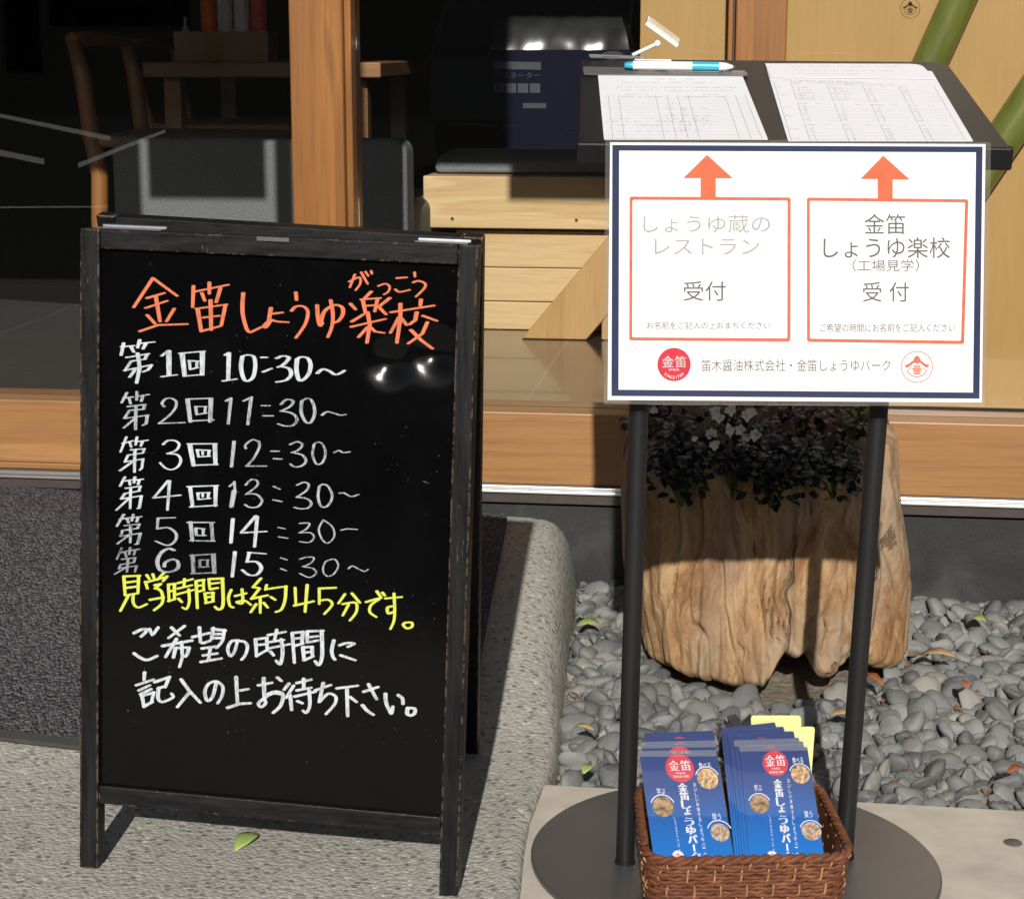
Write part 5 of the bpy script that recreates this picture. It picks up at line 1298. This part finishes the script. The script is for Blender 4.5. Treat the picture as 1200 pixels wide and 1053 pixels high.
# ================================================================== BAMBOO
def bamboo(p_lo, p_hi, rpx, label, nodes):
    YB_ = .093
    a, b = fpx(*p_lo, YB_), fpx(*p_hi, YB_); d = ((b[0] - a[0]), (b[1] - a[1])); k0 = (ZFL + .002 - a[1]) / d[1]; k1 = (2.25 - a[1]) / d[1]
    P = lambda k: Vector((a[0] + d[0] * k, YB_, a[1] + d[1] * k))
    e = fempty('bamboo_pole', label, 'bamboo', 'bamboo poles leaning behind the glass')
    r_ = rpx * (3.5) / FPX; m_ = MB(); pts = []; rad = []; n = 90
    for i in range(n + 1):
        k = k0 + (k1 - k0) * i / n; pts.append(P(k)); rad.append(r_ * (1.02 - .06 * i / n))
    m_.tube(pts, rad, 28); t = MAT.get('bamboo')
    if not t:
        t_ = NT('green_bamboo'); s1 = t_.noise(30, 4, .6, t_.mapping((1, 1, .15))); s2 = t_.noise(4, 3)
        c = t_.ramp(s1, [(.3, (.10, .125, .02)), (.7, (.185, .20, .045))]); c = t_.mix(t_.ramp(s2, [(.4, 0.0), (.7, .6)]), c, (.075, .115, .02))
        MAT['bamboo'] = t = t_.set(c, .32, 0, None, .2)
    cu = m_.build('culm', t, e, smooth=True, flat_angle=40)
    for (nx, ny) in nodes:
        q = fpx(nx, ny, YB_); k = (q[1] - a[1]) / d[1]; m_ = MB(); dd = (P(1) - P(0)).normalized()
        m_.tube([P(k) + dd * s for s in (-.010, -.006, -.002, .002, .007)], [r_ * .99, r_ * 1.05, r_ * 1.02, r_ * 1.06, r_ * .99], 28); m_.build('node', t, e, smooth=True)
bamboo((907, 480), (1123, 0), 19.5, 'green bamboo pole leaning right, left of the two, coming down behind the desk', ((1083, 88), (960, 362)))
bamboo((962, 480), (1200, 127), 21.5, 'green bamboo pole at the right edge, right of the two, passing behind the sign corner', ((1060, 335),))

# ================================================================== PEBBLES
def pebble_mesh(name, seed, mat):
    bm = bmesh.new(); bmesh.ops.create_icosphere(bm, subdivisions=3, radius=1)
    q = random.Random(seed); o_ = Vector((q.uniform(0, 50), q.uniform(0, 50), q.uniform(0, 50)))
    for v in bm.verts:
        n1 = mnoise.noise(v.co * .8 + o_); n2 = mnoise.noise(v.co * 1.9 + o_ * 2)
        v.co *= 1 + .36 * n1 + .15 * n2
        v.co.z *= .62
    for f in bm.faces: f.smooth = True
    me = bpy.data.meshes.new(name); bm.to_mesh(me); bm.free(); me.materials.append(mat); return me
PM = [pebble_mesh('pebble', s, MAT['peb']) for s in range(9)]
def project(p):
    d = p - EYE; xc = d.x; dd = d.y * math.cos(PITCH) - d.z * math.sin(PITCH); u = d.y * math.sin(PITCH) + d.z * math.cos(PITCH)
    return PCX + FPX * xc / dd, PCY - FPX * u / dd, dd
q = random.Random(21); cand = []
def inside(x, y, a):
    if x < edge_at(y) + a * .75 or x > 1.35: return False
    if y < bed_front(x) + a * .55 or y > FO.y - math.tan(PSI) * x - a: return False
    dx, dy = x - cxs, y - YST; th = math.atan2(dy, dx)
    return math.hypot(dx, dy) > srad(th, .03) - .01
def scatter(n, lo, hi, lift, sep):
    placed = []
    for _ in range(n):
        a = q.uniform(lo, hi) * (1 if q.random() < .85 else 1.3); x, y = q.uniform(-.1, 1.35), q.uniform(2.3, 3.45)
        if not inside(x, y, a): continue
        if any((x - X) ** 2 + (y - Y_) ** 2 < (sep * (a + A_)) ** 2 for X, Y_, A_ in placed): continue
        placed.append((x, y, a)); cand.append((x, y, a, lift))
scatter(30000, .017, .030, .002, .56)
scatter(20000, .017, .029, .013, .64)
scatter(3000, .007, .011, .012, 1.3)
scatter(5000, .003, .006, .012, 1.15)
items = []
for x, y, a, lift in cand:
    z = bed_z(x, y) + lift + q.uniform(-.003, .006)
    rot = (R(q.gauss(0, 32)), R(q.gauss(0, 32)), q.uniform(0, math.tau)); sc = (a, a * q.uniform(.62, .95), a * q.uniform(.6, .95))
    X, Y_, D = project(Vector((x, y, z + a * .3)))
    vis = 5 < X < 1195 and 600 < Y_ < 1050
    hid = (742 < X < 1000 and Y_ > 850) or (715 < X < 752) or (985 < X < 1030) or (735 < X < 1055 and Y_ < 735) or X < 600
    items.append((vis and not hid, (lift > .01) * .35 + a / D * 60, x, y, z, rot, sc, q.randrange(len(PM))))
items.sort(key=lambda t: (-t[0], -t[1]))
for i, (ok, s_, x, y, z, rot, sc, k) in enumerate(items[:300]):
    o = bpy.data.objects.new('pebble', PM[k]); C.objects.link(o); o.location = (x, y, z); o.rotation_euler = rot; o.scale = sc
    tag(o, 'smooth rounded grey stone in the bed around the stump', 'pebble', 'grey stones around the stump')
V, F = [], []
base = [(np.array([v.co[:] for v in m_.vertices]), np.array([p.vertices[:] for p in m_.polygons])) for m_ in [pebble_mesh('tmp', s, MAT['peb']) for s in range(4)]]
off = 0
from mathutils import Euler
for (ok, s_, x, y, z, rot, sc, k) in items[300:]:
    v, f = base[k % 4]; M_ = np.array(Euler(rot).to_matrix()); w = (v * np.array(sc)) @ M_.T + np.array((x, y, z))
    V.append(w); F.append(f + off); off += len(v)
V = np.concatenate(V); F = np.concatenate(F)
me = bpy.data.meshes.new('pebbles'); me.from_pydata(V.tolist(), [], F.tolist()); me.materials.append(MAT['pebs'])
for p in me.polygons: p.use_smooth = True
o = bpy.data.objects.new('pebbles', me); C.objects.link(o); tag(o, 'smaller grey stones filling the bed around the stump', 'gravel', kind='stuff')
print('pebbles', len(items), 'visible', sum(1 for t in items if t[0]))
# bark chips between the stones
m_ = MB()
for _ in range(300):
    x, y = q.uniform(-.05, 1.3), q.uniform(2.35, 3.42)
    if not inside(x, y, .01): continue
    d = Vector((q.gauss(0, 1), q.gauss(0, 1), q.gauss(0, .25))); leaf_into(m_, Vector((x, y, bed_z(x, y) + q.uniform(.008, .026))), d, Vector((q.gauss(0, .4), q.gauss(0, .4), 1)), q.uniform(.008, .022), q.uniform(.006, .012))
tag(m_.build('bark_chips', m_leaf('orange_brown_bark', (.12, .045, .022), (.34, .16, .075), .8), fix=False), 'orange brown bark crumbs between the grey stones', 'bark chips', kind='stuff')

# fallen leaves, each its own
MAT['leafgreen'] = m_leaf('pale_green_leaf', (.30, .42, .12), (.34, .46, .15)); MAT['leafbrown'] = m_leaf('dry_tan_leaf', (.50, .33, .17), (.5, .35, .18), .8); MAT['leafred'] = m_leaf('rusty_leaf', (.34, .10, .035), (.36, .12, .04), .7)
for px, py, ang, L_, W_, mt, lab, zz in (
        (676, 733, 15, .040, .022, 'leafgreen', 'pale green fallen leaf on the stones beside the paving edge', .034), (684, 906, 70, .030, .016, 'leafgreen', 'small yellow green leaf on the stones at the front left of the bed', .034),
        (1156, 727, 160, .026, .022, 'leafgreen', 'bright green leaf scrap on the stones near the granite at the right', .036), (1078, 766, -25, .058, .022, 'leafbrown', 'curled tan dry leaf on the stones right of the stump', .034),
        (1036, 803, 115, .055, .014, 'leafred', 'rusty red narrow leaf standing between stones, right of the post', .030), (1130, 804, 60, .022, .016, 'leafred', 'small rusty leaf scrap on the stones at the right', .036),
        (972, 838, 5, .040, .016, 'leafbrown', 'tan twig like leaf on the stones below the stump, left of the right post', .030), (696, 855, 150, .03, .012, 'leafbrown', 'ochre leaf scrap left of the left post of the stand', .034),
        (276, 996, 72, .062, .026, 'leafgreen', 'yellow green leaf lying on the paving below the menu board', None), (1180, 905, 30, .03, .014, 'leafred', 'rusty leaf fragment in the stones near the right edge', .034)):
    z = zz - .010 if zz is not None else 0.0
    p = at_z(px, py, z if zz is not None else ramp_z(-.3, 2.2) + .002)
    m_ = MB(); d = Vector((math.cos(R(ang)), math.sin(R(ang)), .10 if zz else .02)); leaf_into(m_, Vector((0, 0, 0)), d, Vector((0, -.15, 1)), L_, W_, .35 if zz else .08)
    o = m_.build('fallen_leaf', MAT[mt], fix=False, loc=p, smooth=True); o.modifiers.new('solid', 'SOLIDIFY').thickness = .0006
    tag(o, lab, 'leaf', 'fallen leaves')
# round plug set in the slab
p = at_z(1187, 985, SL_F(.5, 0)); p.z = SL_F(p.x, 0)
e = empty('floor_plug', p, 'round dark grey plug set in the concrete at the lower right', 'plug')
m_ = MB(); m_.lathe([(.0, .0), (.0115, .0), (.0115, .0012), (.0105, .0018), (0, .0018)], 28); m_.build('cap', m_plain('grey_plug', (.10, .098, .09), .8, 0, .2, 200), e, smooth=True, flat_angle=40)
